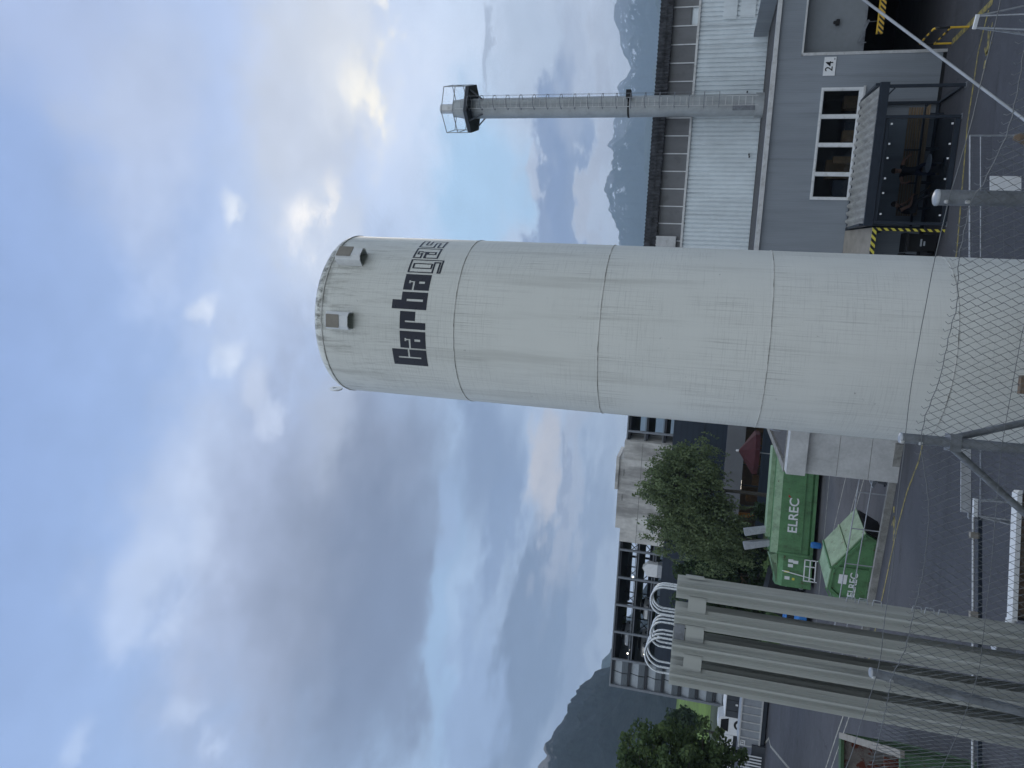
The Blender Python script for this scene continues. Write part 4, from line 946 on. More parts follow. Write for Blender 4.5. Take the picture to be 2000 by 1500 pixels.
# ------------------------------------------------------------------ near green skip
ns = thing('green_skip', 'green sloped lid skip lettered ELREC right behind the handrail', 'skip', kp(6.35, -2.15, LOW), KR)
side = [(-1.45, 0.12), (-.62, .12), (-1.42, 1.02), (.3, 2.08), (.55, 2.12), (1.35, 2.08), (1.72, 1.75), (1.9, 1.25), (1.9, .12)]
side = [(-1.0, .12), (-1.46, 1.0), (.28, 2.06), (1.35, 2.12), (1.78, 1.75), (1.95, 1.2), (1.95, .12)]
b = MB(); b.extr(side, -2.2, 0); b.build('body', green_c, ns)
b = MB(); M2 = None
def slab(p0, p1, y0, y1, th, mb):
    d = Vector((p1[0]-p0[0], 0, p1[1]-p0[1])).normalized(); nn = Vector((-d.z, 0, d.x)); nn = nn if nn.z > 0 else -nn
    A, B = Vector((p0[0], 0, p0[1])), Vector((p1[0], 0, p1[1])); vs = []
    for q in (A, B):
        for yy in (y0, y1):
            for o_ in (.004, th): vs.append(q+nn*o_+Vector((0, yy, 0)))
    mb.add(vs, [(0, 2, 3, 1), (4, 5, 7, 6), (0, 1, 5, 4), (2, 6, 7, 3), (0, 4, 6, 2), (1, 3, 7, 5)])
slab((-1.5, .98), (.26, 2.06), -2.22, .02, .05, b); slab((.3, 2.065), (1.34, 2.12), -2.22, .02, .045, b); b.build('lid', green_l, ns)
b = MB(); slab((-.62, 1.55), (-.56, 1.59), -2.2, 0, .07, b); slab((.24, 2.06), (.34, 2.07), -2.24, .04, .1, b); b.build('lid_rib', green_c, ns)
b = MB(); b.extr([(-1.48, .95), (-1.02, .1), (-1.06, .08), (-1.52, .93)], -2.1, -.1); b.build('mouth', black_m, ns)  # black plate on the closed end; shade of the opening put into its colour
b = MB(); b.bar((-1.0, .05, .6), (1.95, .05, .6), .05, .07); b.bar((1.86, .05, .14), (1.86, .05, 1.25), .08); b.bar((1.3, .05, 2.02), (1.84, .05, 1.35), .07); b.bar((.3, .05, 1.98), (1.3, .05, 2.03), .06); b.bar((-1.36, .05, .95), (.26, .05, 1.95), .09); b.bar((.2, .05, .15), (.2, .05, 1.85), .05); b.build('side_rib', green_c, ns)
b = MB(); b.bar((1.3, .0, 2.2), (2.1, 0, 1.75), .05); b.bar((1.3, -2.2, 2.2), (2.1, -2.2, 1.75), .05); b.bar((2.1, 0, 1.75), (2.1, -2.2, 1.75), .05); b.build('lid_arm', green_c, ns)
text_obj('lettering', 'ELREC', .42, white_p, ns, face_plus_y(1.0, .012, 1.15), .004, .006)
b = MB(); b.box(.55, 1.0, .02, .03, 1.42, 1.75); b.build('notice_sheet', white_p, ns)
b = MB(); b.box(.75, 1.2, .004, .012, .5, .56); b.build('small_marking', white_p, ns)

# ------------------------------------------------------------------ compactor container
cc = thing('compactor_container', 'long green compactor container lettered ELREC with two grey chute flaps', 'container', (-5.1, 49.2, LOW), math.pi-R(-3))
# local +x to the photo's left, +y toward the camera
hull = [(-.02, .55), (.0, 1.0), (0, 2.35), (-.22, 2.78), (-2.3, 2.78), (-2.3, .25), (-.3, .25)]   # (y,z)
def along(poly, x0, x1, m, name):
    b = MB(); n = len(poly); vs = [(x0, y, z) for y, z in poly]+[(x1, y, z) for y, z in poly]
    b.add(vs, [tuple(range(n)), tuple(range(2*n-1, n-1, -1))]+[(i, n+i, n+(i+1) % n, (i+1) % n) for i in range(n)]); return b.build(name, m, cc)
along(hull, -2.6, 4.25, green_c, 'body')
b = MB(); b.add([(-2.6, .004, 2.36), (4.25, .004, 2.36), (4.25, -.218, 2.79), (-2.6, -.218, 2.79)], [(0, 1, 2, 3)]); b.box(-2.6, 3.4, -2.3, -.9, 2.79, 3.05); b.build('roof_edge', green_l, cc)
b = MB()
for x in (-2.0, -1.0, .0, 1.0, 2.0, 3.0, 4.0): b.box(x-.04, x+.04, .0, .05, 1.02, 1.25)
b.box(-2.6, 4.25, .0, .06, .95, 1.02); b.box(4.15, 4.3, -.1, .08, .3, 2.4); b.box(-2.6, 4.3, -.2, .04, .25, .42); b.build('side_rib', green_c, cc)
along([(-.15, .2), (-.15, 1.95), (-.6, 2.3), (-2.0, 2.3), (-2.0, .2)], 4.3, 6.3, green_c, 'compactor_head')
b = MB(); b.extr([(4.3, 2.3), (4.5, 2.75), (5.9, 2.2), (6.3, 1.5), (6.3, 2.2)], -2.05, -.5); b.build('hopper', green_l, cc)
for x0_, y0_ in ((2.75, -1.3), (3.6, -.9)):
    b = MB(); b.add([(x0_, y0_, 2.7), (x0_+.35, y0_, 2.6), (x0_+.85, y0_, 4.28), (x0_+.42, y0_, 4.4), (x0_, y0_-.9, 2.7), (x0_+.35, y0_-.9, 2.6), (x0_+.85, y0_-.9, 4.28), (x0_+.42, y0_-.9, 4.4)], [(0, 1, 2, 3), (7, 6, 5, 4), (0, 4, 5, 1), (1, 5, 6, 2), (2, 6, 7, 3), (3, 7, 4, 0)]); b.build('chute_flap', galv, cc)
text_obj('lettering', 'ELREC', .8, white_p, cc, face_plus_y(1.75, .012, 1.55), .006, .012)
b = MB(); b.add([(.62, .016, 1.78), (.62, .016, 1.95), (.45, .016, 1.95)], [(0, 1, 2)]); b.build('red_corner', red_p, cc)
for x, z in ((4.55, 1.35), (4.85, 1.35), (4.6, 1.05), (5.65, 1.5)):
    b = MB(); b.box(x, x+.2, -.148, -.14, z, z+.3); b.build('notice_sheet', white_p, cc)
for q in ((5.3, 5.42, 1.55, 1.85), (5.7, 5.85, 1.2, 1.35)):
    b = MB(); b.box(q[0], q[1], -.148, -.14, q[2], q[3]); b.build('warning_sticker', haz_l, cc)
b = MB(); b.bar((5.3, .0, 2.0), (5.55, .25, .1), .05); b.build('prop_bar', white_p, cc)
gf = thing('white_guard_frame', 'white tubular guard frame in front of the compactor head', 'guard frame', (-9.4, 48.4, LOW), math.pi+R(3))
b = MB(); b.box(0, 1.35, -.03, .03, .1, .16); b.box(0, 1.35, -.03, .03, .42, .48); b.box(0, 1.35, -.03, .03, .74, .80); b.box(0, .06, -.03, .03, 0, .8); b.box(1.3, 1.36, -.03, .03, 0, .8); b.box(.4, .46, -.03, .03, .16, .74); b.build('rails', white_p, gf)
b = MB(); b.lathe([(.16, 0), (.19, .05), (.2, .5), (.15, .58), (.06, .6)], 18); o = b.build('blue_drum', blue_p, None, 40); o.location = (-8.35, 47.9, LOW); tag(o, 'small blue drum on the road beside the compactor container', 'drum')
# covered trailer behind the compactor head
vn = thing('covered_trailer', 'dark tarpaulin covered trailer parked behind the compactor head', 'trailer', (-12.6, 52.0, LOW), math.pi)
b = MB(); b.extr([(-1.9, .6), (-1.8, 1.9), (-1.2, 2.3), (.2, 2.5), (1.4, 1.9), (1.9, .6)], -2, 0); b.build('tarpaulin', black_m, vn, 30)
b = MB(); b.box(-1.9, 1.9, -2.0, .02, .45, .6); b.build('frame', dark_steel, vn)
for x in (-.6, .5):
    b = MB(); b.tube([(x, .05, .33), (x, -.15, .33)], .33, 20); o = b.build('wheel', tyre_m, vn, 40)
    b = MB(); b.tube([(x, .06, .33), (x, .05, .33)], .17, 16); b.build('rim', galv, o, 40)
b = MB(); b.box(-1.0, -.5, .0, .012, 1.2, 1.35); b.build('marking', grey_box, vn)

# ------------------------------------------------------------------ cars
def car(label, loc, rz, body, L_=4.2, Wd=1.75, Ht=1.48, group=None, van=False):
    cr = thing('parked_car', label, 'car', loc, rz, group)
    k = L_/4.2
    if van: pr = [(-2.1, .35), (-2.1, 1.6), (-2.0, 1.9), (.9, 1.9), (1.5, 1.15), (2.05, .95), (2.1, .35)]
    else: pr = [(-2.1, .35), (-2.1, .85), (-1.95, .95), (-1.55, 1.02), (1.0, .98), (1.9, .82), (2.1, .65), (2.1, .3)]
    b = MB(); b.extr([(x*k, z) for x, z in pr], -Wd/2, Wd/2); o = b.build('body', body, cr)
    bv = o.modifiers.new('Bevel', 'BEVEL'); bv.width = .06; bv.segments = 2
    if not van:
        rf = [(-1.5, 1.0), (-1.05, 1.44), (.25, 1.46), (1.0, .98)]
        b = MB(); b.extr([(x*k, z) for x, z in rf], -Wd/2+.12, Wd/2-.12); b.build('cabin_glass', dark_in, cr)
        b = MB(); b.extr([(-1.1*k, 1.42), (-1.0*k, 1.49), (.2*k, 1.50), (.3*k, 1.44)], -Wd/2+.14, Wd/2-.14); b.build('roof', body, cr)
    else:
        b = MB(); b.extr([(.3*k, 1.2), (.3*k, 1.75), (.95*k, 1.75), (1.35*k, 1.2)], -Wd/2-.005, Wd/2+.005); b.build('cabin_glass', dark_in, cr)
    for x in (-1.3*k, 1.3*k):
        for y in (-Wd/2+.08, Wd/2-.08):
            b = MB(); b.tube([(x, y-.11, .32), (x, y+.11, .32)], .32, 18); w_ = b.build('wheel', tyre_m, cr, 40)
            b = MB(); sgn = 1 if y > 0 else -1; b.tube([(x, y+sgn*.112, .32), (x, y+sgn*.118, .32)], .19, 14); b.build('rim', galv, w_, 40)
    for y in (-Wd/2+.3, Wd/2-.3):
        b = MB(); b.box(2.06*k, 2.115*k, y-.15, y+.15, .6, .72); b.build('headlight', alu, cr)
    return cr
car('bright blue parked car glimpsed between two finned columns', (-13.9, 50.5, LOW), R(95), blue_p)

# ------------------------------------------------------------------ green roll-off skip with pallets (lower left)
rs_ = thing('open_skip', 'open dull green roll-off skip with rusty inside and a pale worn rim', 'skip', (-10.55, 25.75, 0), math.atan2(-.933, .359))
# local x runs toward the camera, y to the photo's right
Ls, Ws, Hs = 6.9, 2.4, 2.0
b = MB(); b.box(0, Ls, -.06, 0, .3, Hs-.1); b.box(0, Ls, -Ws, -Ws+.06, .3, Hs-.1); b.box(0, .06, -Ws+.06, -.06, .3, Hs-.1); b.box(Ls-.06, Ls, -Ws+.06, -.06, .3, Hs-.1)
for k in range(9): b.box(.4+k*.75, .5+k*.75, .0, .07, .35, Hs-.12)
b.box(0, Ls, .0, .1, .2, .38); b.build('body', green_o, rs_)
b = MB(); b.box(.06, Ls-.06, -Ws+.06, -.06, .3, .36); b.box(.08, Ls-.08, -.08, -.06, .36, Hs-.12); b.box(.08, Ls-.08, -Ws+.06, -Ws+.08, .36, Hs-.12); b.box(.06, .08, -Ws+.08, -.08, .36, Hs-.12); b.build('lining', rust, rs_)
b = MB(); b.box(-.02, Ls+.02, -.13, .05, Hs-.1, Hs); b.build('side_rim', beige_m, rs_)
b = MB(); b.box(-.02, Ls+.02, -Ws-.05, -Ws+.1, Hs-.1, Hs); b.box(-.05, .28, -Ws+.1, -.13, Hs-.1, Hs); b.box(Ls-.1, Ls+.05, -Ws+.1, -.13, Hs-.1, Hs); b.build('end_rim', green_o, rs_)
b = MB(); b.box(3.6, 3.68, -Ws+.08, -.08, .36, 1.55); b.build('divider', rust, rs_)
pl = thing('pallet', 'broken timber pallet tipped up inside the open skip, topmost', 'pallet', (-9.85, 21.3, 1.25), math.atan2(-.933, .359)+R(15), 'pallets thrown in the skip')
M = Matrix.Rotation(R(14), 4, 'X')
for k in range(7):
    b = MB(); b.box(-.6, .6, -.4+k*.125, -.31+k*.125, .1, .125, M=M); b.build('deck_board', pallet_m, pl)
for x in (-.52, 0, .52):
    b = MB(); b.box(x-.05, x+.05, -.4, .45, 0, .1, M=M); b.build('bearer', pallet_m, pl)
for loc, rz, lab in (((-9.95, 22.0, .85), R(-40), 'timber pallet lying flat at the divider in the open skip'), ((-9.35, 20.0, .9), R(-75), 'timber pallet at the near end of the open skip'), ((-10.0, 20.7, .6), R(-55), 'timber pallet under the tipped one in the open skip')):
    c = copy_tree(pl); c.location = loc; c.rotation_euler = (R(8), R(-6), rz); c['label'] = lab

# ------------------------------------------------------------------ far left: numbered container, slate shed, lorry, gate
nc = thing('numbered_container', 'pale grey ribbed container with a 57 plate beyond the finned columns', 'container', (-22.7, 59.0, 0), math.atan2(.03, -1))
b = MB(); b.box(0, 3.9, -2.2, 0, .45, 1.98); b.build('body', grey_box, nc)
b = MB()
for k in range(7): b.box(k*.62-.0, k*.62+.09, 0, .05, .5, 1.92)
b.box(-.05, 3.95, -.02, .07, 1.9, 2.02); b.box(-.05, 3.95, -.02, .07, .4, .52); b.build('rib', alu, nc)
b = MB(); b.box(3.35, 3.75, .052, .06, 1.5, 1.85); b.build('plate', white_p, nc); text_obj('digits', '57', .3, black_m, nc, face_plus_y(3.55, .064, 1.67), .002, .004)
b = MB(); b.box(-.2, 4.1, -2.2, .0, 0.1, .4); b.build('skid', dark_steel, nc)
b = MB(); b.box(-.55, -.5, -.5, .3, .05, 1.2); b.build('end_flap', galv, nc)
ss_ = thing('slate_shed', 'dark slate panelled low shed behind the grey numbered container', 'shed', (-22.4, 64.0, 0), math.atan2(.03, -1))
b = MB(); b.box(0, 4.2, -3, 0, 0, 2.75); b.build('wall', dark_box, ss_)
b = MB()
for k in range(5): b.box(.02+k*.9, .05+k*.9, .002, .02, .1, 2.7)
b.build('panel_joint', black_m, ss_)
b = MB(); b.box(-.05, 4.25, -3.05, .05, 2.75, 2.82); b.build('roof', white_p, ss_)
b = MB(); b.box(1.1, 1.25, .02, .04, 1.6, 1.8); b.box(3.0, 3.15, .02, .04, 1.8, 2.0); b.build('wall_light', white_p, ss_)
# lorry
lr = thing('white_lorry', 'white lorry with open cab side seen between shed and tree', 'lorry', (-32.4, 76.0, 0), math.atan2(.05, -1))
b = MB(); b.extr([(-1.0, .6), (-1.0, 1.9), (-.7, 2.5), (.5, 2.5), (.9, 1.7), (.9, .6)], -2.1, 0); o = b.build('cab', white_p, lr)
b = MB(); b.extr([(-.75, 1.5), (-.55, 2.25), (.35, 2.25), (.62, 1.5)], .0, .02); b.build('cab_window', dark_in, o)
b = MB(); b.box(.95, 4.6, -2.1, .0, .95, 2.3); b.build('load_body', white_p, lr)
b = MB(); b.box(-1, 4.7, -1.6, -.4, .55, .9); b.build('chassis', dark_steel, lr)
for x in (-.2, 2.9):
    b = MB(); b.tube([(x, .05, .5), (x, -.25, .5)], .5, 22); o = b.build('wheel', tyre_m, lr, 40)
    b = MB(); b.tube([(x, .06, .5), (x, .055, .5)], .28, 18); b.build('rim', white_p, o, 40)
gt = thing('slatted_barrier', 'grey barrier with white upright slats under the big tree', 'barrier', (-26.9, 58.6, 0), math.atan2(.05, -1))
for k in range(13):
    b = MB(); b.box(k*.24, k*.24+.1, 0, .03, .25, 1.9); b.build('slat', white_p, gt)
b = MB(); b.box(-.1, 3.2, -.03, 0, .2, .28); b.box(-.1, 3.2, -.03, 0, 1.0, 1.08); b.box(-.1, 3.2, -.03, 0, 1.75, 1.85); b.build('frame', dark_steel, gt)
b = MB(); b.box(-.6, 3.4, -.6, -.35, 0, 1.0); b.build('base_wall', dark_box, gt)
# meadow and mesh fence by it
b = MB(); b.add([(-140, 150, LOW+.02), (-25, 150, LOW+.02), (-25, 215, 4.5), (-140, 240, 5.5)], [(0, 1, 2, 3)]); struct(b.build('meadow', lawn_m))
b = MB(); b.add([(-30, 62, LOW+.03), (-2, 62, LOW+.03), (-2, 79, LOW+.03), (-30, 79, LOW+.03)], [(0, 1, 2, 3)]); struct(b.build('lawn', grass_m))
mf = thing('meadow_fence', 'grey post and rail fence along the bright green meadow', 'fence', (-36, 100, LOW), math.pi)
b = MB(); b.box(0, 24, -.03, .03, 1.5, 1.6); b.box(0, 24, -.03, .03, .8, .88); b.box(0, 24, -.03, .03, .2, .28); b.build('rail', galv, mf)
for k in range(10):
    b = MB(); b.box(k*2.6, k*2.6+.1, -.05, .05, 0, 1.7); b.build('post', galv, mf)
b = MB(); b.box(-.9, .9, -.5, .5, 0, 1.2); o = b.build('white_block', white_p, None); 
o.location = (-48, 118, LOW); tag(o, 'small white stone block at the top edge of the meadow', 'block')
bpy.data.objects.remove(o)

# ------------------------------------------------------------------ parking deck, tower, hall
PDR = RR; PDO = Vector((-1.0, 97.2, LOW))
pd = thing('parking_deck', 'open steel parking deck with thin floors, louvred left bay and concrete stair tower', 'parking garage', PDO, PDR)
# local x to the photo's left, y toward the camera
ZL = [16.6-2.36*k for k in range(8)]                # floor levels above LOW
XL, XR, DP = 41.6, -12., 18.
for k, z in enumerate(ZL[:-1]):
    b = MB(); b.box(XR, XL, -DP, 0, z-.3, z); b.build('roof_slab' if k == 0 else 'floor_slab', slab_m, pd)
for z in ZL[1:7]:
    b = MB(); b.box(18, XL-4.2, .02, .10, z+.05, z+.14); b.build('edge_rail', dsteel2, pd)
    b = MB(); b.box(18, XL-4.2, .02, .10, z-.32, z-.24); b.build('edge_rail', dsteel2, pd)
    b = MB(); b.box(XR, 6, .02, .1, z+.05, z+.14); b.build('edge_rail', dsteel2, pd)
b = MB(); b.box(XR, XL+.1, -DP-.2, .18, 16.6, 16.78); b.build('roof_edge', dsteel2, pd)
xs = [XL-.1, XL-4.25, XL-8.4, XL-12.5, XL-16.6, XL-20.7, 4.0, 0.0, -4.1, -8.2]
for x in xs:
    b = MB(); b.box(x-.14, x+.14, -.1, .2, .0, 16.6); b.build('column', dsteel2, pd)
    b = MB(); b.box(x-.14, x+.14, -DP, -DP+.3, .0, 16.6); b.build('rear_column', dark_steel, pd)
for x in xs[1:5]:
    for k in (1, 2, 3):
        b = MB(); z = ZL[k]; b.bar((x, -9, z), (x-2.0, -9, z+2.0), .1); b.bar((x-2.0, -9, z), (x, -9, z+2.0), .1); b.bar((x-2.0, -9, z), (x-2.0, -9, z+2.0), .14); b.build('cross_brace', dark_steel, pd)
b = MB(); b.box(24, XL-4, -14, -13.8, ZL[2], ZL[2]+1.2); b.box(26, 34, -12, -11.8, ZL[1]+1.4, ZL[1]+2.0); b.box(XL-9, XL-4.5, -6, -5.8, ZL[3], ZL[3]+1.6); b.build('inner_wall', dark_box, pd)
for k in range(7):
    z1 = ZL[k]-.3; z0 = ZL[k+1] if k < 6 else .3
    for q in range(2):
        xa = XL-.25-q*2.02; xb = xa-1.9
        b = MB(); b.add([(xa, .08, z0+.9), (xb, .08, z0+.9), (xb, -.35, z1), (xa, -.35, z1)], [(0, 1, 2, 3)]); b.build('louvre', louvre_l, pd)
        b = MB(); b.add([(xa, .08, z0+.9), (xb, .08, z0+.9), (xb, .02, z0+.05), (xa, .02, z0+.05)], [(0, 1, 2, 3)]); b.build('mesh_louvre', louvre_m, pd)
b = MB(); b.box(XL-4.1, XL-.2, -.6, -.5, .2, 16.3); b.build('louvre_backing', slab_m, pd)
b = MB(); b.box(XL-.3, XL+.05, -DP, .22, 0, 16.6)
b.build('end_frame', dsteel2, pd)
bpy.data.objects.remove(bpy.data.objects[-1]) if False else None
# tower
tw = MB(); tw.box(7.6, 17.3, -6, 1.5, 0, 17.35); tw.build('tower_wall', concrete_b, pd)
tw = MB(); tw.box(5.2, 7.6, -5, .9, 0, 16.9); tw.build('tower_wing', concrete_b, pd)
tw = MB(); tw.box(17.3, 19.4, -5, .9, 0, 16.7); tw.build('tower_wing', concrete_b, pd)
tw = MB(); tw.box(7.3, 11.8, -4, 1.8, 17.35, 17.75); tw.box(8.0, 11.2, -3, 1.4, 17.0, 17.35); tw.build('tower_cap', concrete_b, pd)
tw = MB()
for z in (14.4, 11.5): tw.box(5.2, 19.4, 1.502, 1.52, z, z+.07)
for x in (9.0, 12.5): tw.box(x, x+.9, 1.502, 1.53, 16.6, 16.75)
tw.build('tower_joint', kerb_m, pd)
tw = MB(); tw.add([(15.2, 1.55, 13.2), (16.9, 1.55, 12.4), (16.9, 3.4, 12.2), (15.2, 3.2, 13.0), (15.2, 1.55, 13.1), (16.9, 1.55, 12.3), (16.9, 3.4, 12.1), (15.2, 3.2, 12.9)], [(0, 1, 2, 3), (7, 6, 5, 4), (0, 3, 7, 4), (1, 5, 6, 2), (2, 6, 7, 3), (0, 4, 5, 1)]); tw.build('tower_canopy', glass_green, pd)
for (x, z) in ((36.6, 14.55), (36.3, 12.2), (34.9, 9.8), (36.0, 14.2), (25, 14.6)):
    b = MB(); b.lathe([(.01, z-.12), (.11, z-.08), (.11, z+.06), (.01, z+.1)], 10, c=(x, -.6)); b.build('ceiling_lamp', lamp_m, pd, 60)
def pdp(x, y, z): return PDO+RX*x+RY*y+Vector((0, 0, z))
car('pale parked car on the top level of the parking deck', pdp(34.5, -2.6, ZL[1]), PDR+R(90), grey_box, group='cars on the parking deck')
car('silver parked car on the second level of the parking deck', pdp(36.0, -3.2, ZL[2]), PDR+R(82), alu, group='cars on the parking deck')
car('white parked car on the third level of the parking deck', pdp(30.5, -3.2, ZL[2]), PDR+R(95), white_p, group='cars on the parking deck')
vb = thing('vent_hood', 'white gabled vent hood on the parking deck edge left of the tree', 'vent', pdp(23.0, .9, 11.3), PDR)
b = MB(); b.extr([(-.9, 0), (-.9, 1.3), (-.2, 2.0), (.9, 1.3), (.9, 0)], -1.2, 0); b.build('hood', white_p, vb)
b = MB(); b.box(-.9, .9, -1.2, 0, -1.4, -.02); b.build('duct', galv, vb)
hl = thing('workshop_hall', 'dark blue clad hall with grey fascia and lit ground floor behind the trees', 'building', (-1.0, 80.5, LOW), math.atan2(.06, -1))
b = MB(); b.box(-6, 29, -12, 0, 4.6, 10.25); b.build('wall', hall_m, hl)
b = MB(); b.box(-6, 29, -.0, .06, 7.0, 7.08); b.box(5.6, 5.7, .0, .06, 4.6, 7.0); b.build('wall_joint', dark_steel, hl)
b = MB(); b.box(-6, 29, -4, .5, 2.75, 4.6); b.build('fascia', fascia_m, hl)
b = MB(); b.box(-6, 29, -9, -8.8, 0, 2.75); b.box(-6, 29, -8.8, 0, 0.0, .04); b.box(29, 29.2, -12, 0, 0, 4.6); b.build('room_wall', room_w, hl)
for k in range(16):
    b = MB(); x = -5.5+k*2.2; b.box(x-.06, x+.06, -.12, 0, .04, 2.75); b.build('mullion', dark_steel, hl)
b = MB(); b.box(-6, 29, -.15, .03, .04, .95); b.build('dado_panel', hall_m, hl)
for x, y in ((8.2, -3), (9.6, -5), (12.0, -3), (13.2, -4), (14.0, -2.6), (16.2, -5), (18.5, -4), (20.5, -3), (5.0, -5), (3, -4), (22, -4.5)):
    b = MB(); b.box(x-.5, x+.5, y-.03, y+.03, 2.50, 2.62); b.build('strip_light', lamp_m, hl)
b = MB(); b.box(11.3, 11.75, -3.2, -2.8, .04, 2.5); b.bar((13.4, -3, 2.4), (12.7, -3, 1.5), .25); b.build('orange_post', orange_p, hl)
b = MB()
for k, x in enumerate((1.2, 3.0, 5.2, 7.3, 9.2, 14.4, 16.6, 18.8)): b.box(x, x+1.2, -6, -5.2, .04, 1.2+.5*(k % 3))
b.build('workbench', cargo_m, hl)
um = thing('parasol', 'closed-in maroon parasol with silver tip in front of the lit hall', 'parasol', (-3.75, 60, LOW))
b = MB(); n = 8; rim = [(1.75*math.cos(2*math.pi*k/n+.2), 1.75*math.sin(2*math.pi*k/n+.2), 3.45) for k in range(n)]; low = [(x, y, 3.1) for x, y, z in rim]
b.add([(0, 0, 4.6)]+rim+low, [(0, 1+k, 1+(k+1) % n) for k in range(n)]+[(1+k, 1+n+k, 1+n+(k+1) % n, 1+(k+1) % n) for k in range(n)]); b.build('canopy', maroon, um)
b = MB(); b.lathe([(.04, 0), (.04, 4.55)], 12); b.build('pole', alu, um, 50)
b = MB(); b.lathe([(.1, 4.56), (.1, 4.72), (.02, 4.8)], 12); b.build('tip', alu, um, 50)
b = MB(); b.box(-.4, .4, -.4, .4, 0, .12); b.build('base', concrete, um)

# ------------------------------------------------------------------ trees
def leaves(b, c, n, rad, size, droop=0.):
    for _ in range(n):
        while True:
            d = Vector((random.uniform(-1, 1), random.uniform(-1, 1), random.uniform(-1, 1)))
            if d.length <= 1: break
        q = c+Vector((d.x*rad[0], d.y*rad[1], d.z*rad[2]))
        s = size*random.uniform(.6, 1.35)
        u = Vector((random.uniform(-1, 1), random.uniform(-1, 1), random.uniform(-.6, .6)-droop)).normalized(); v_ = u.cross(Vector((random.uniform(-1, 1), random.uniform(-1, 1), random.uniform(-1, 1)))).normalized()
        a = u*s; e = v_*s*.42
        b.quad(q-a*.5, q+e, q+a*.6, q-e)
def tree(name, label, cat, loc, h, crown, rad, m, clumps, per, size, trunk=.18, droop=0., shape=.0, group=None, irr=.45):
    """crown: centre relative to the base; leaf clumps hang on limbs that leave the trunk"""
    root = thing(name, label, cat, loc, 0, group); cr = Vector(crown); wood_ = MB(); lf = MB()
    wood_.tube([(0, 0, 0), (trunk*.3, 0, h*.3), (-trunk*.2, trunk*.3, h*.6), (0, 0, h*.93)], [trunk, trunk*.75, trunk*.45, trunk*.1], 9)
    for i in range(clumps):
        th = random.uniform(0, 2*math.pi); ph = math.acos(random.uniform(-.92, 1)); rr = random.uniform(.35, 1.)**.6
        wob = .94+irr*noise.noise((math.cos(th)*2.1+loc[0], math.sin(th)*2.1, math.cos(ph)*2.1))
        d = Vector((math.sin(ph)*math.cos(th)*rad[0], math.sin(ph)*math.sin(th)*rad[1], math.cos(ph)*rad[2]))*rr*wob
        if shape: d.x *= 1-shape*max(0, d.z/rad[2]); d.y *= 1-shape*max(0, d.z/rad[2])
        q = cr+d; zb = max(h*.18, min(q.z-.25*d.length, h*.85)); base = Vector((0, 0, zb))
        mid = base.lerp(q, .55)+Vector((0, 0, .10*d.length))
        if i % 2 == 0: wood_.tube([base, mid, q], [trunk*.28, trunk*.14, .012], 5, caps=False)
        s = random.uniform(.55, 1.25)
        leaves(lf, q, int(per*s), (.5*s*size*5, .5*s*size*5, (.42+droop*.6)*s*size*5), size, droop)
        if droop:
            for k in range(3):
                qq = q+Vector((random.uniform(-.5, .5), random.uniform(-.5, .5), 0)); ln = random.uniform(.8, 2.2)*droop
                for e in range(14):
                    z_ = -ln*e/14; leaves(lf, qq+Vector((.25*math.sin(z_*2+k), .1*k, z_)), 2, (.12, .12, .1), size*.8, droop)
    wood_.build('trunk', bark, root, 50); lf.build('crown', m, root, fix=False)
    return root
tree('birch_tree', 'tall loose birch with drooping pale foliage in front of the stair tower', 'tree', (-7.3, 62, LOW), 12.4, (-.1, 0, 8.8), (4.3, 3.4, 3.8), birch_leaf, 200, 62, .19, .2, .75, .25, irr=.6)
tree('birch_tree', 'lower side of the birch clump reaching left toward the dark bushes', 'tree', (-11.0, 61.5, LOW), 11.2, (0.2, 0, 6.8), (3.2, 2.8, 4.6), birch_leaf, 130, 58, .19, .16, .9, .3, irr=.55)
for i, (x, y, h, lab) in enumerate(((-12.6, 66, 8.6, 'dark evergreen bush just left of the birch'), (-15.2, 67, 9.0, 'dark evergreen bush behind the chute flaps'), (-17.8, 68, 8.9, 'dark evergreen bush beside the top of the finned columns'), (-20.6, 68, 8.4, 'dark evergreen bush seen in the gap of the finned columns'))):
    tree('evergreen_bush', lab, 'bush', (x, y, LOW), h, (0, 0, h*.52), (2.1, 1.9, h*.5), bush_leaf, 120, 75, .24, .16, 0., .35, 'dark bushes in front of the hall')
tree('evergreen_bush', 'small round dark bush under the birch by the hall', 'bush', (-9.3, 66, LOW), 2.6, (0, 0, 1.4), (1.2, 1.1, 1.3), bush_leaf, 30, 60, .2, .08, 0., 0, 'dark bushes in front of the hall')
tree('broadleaf_tree', 'dense round green tree at the left edge of the view', 'tree', (-24.6, 46, 0), 10.6, (0, 0, 6.3), (4.9, 4.3, 4.7), maple_leaf, 420, 100, .22, .3, 0., .1, irr=.22)
tree('roadside_tree', 'small dim tree at the foot of the forest slope by the meadow', 'tree', (-58, 132, LOW), 9, (0, 0, 5.4), (3.4, 3, 3.8), bush_leaf, 50, 60, .45, .3, 0., .2)

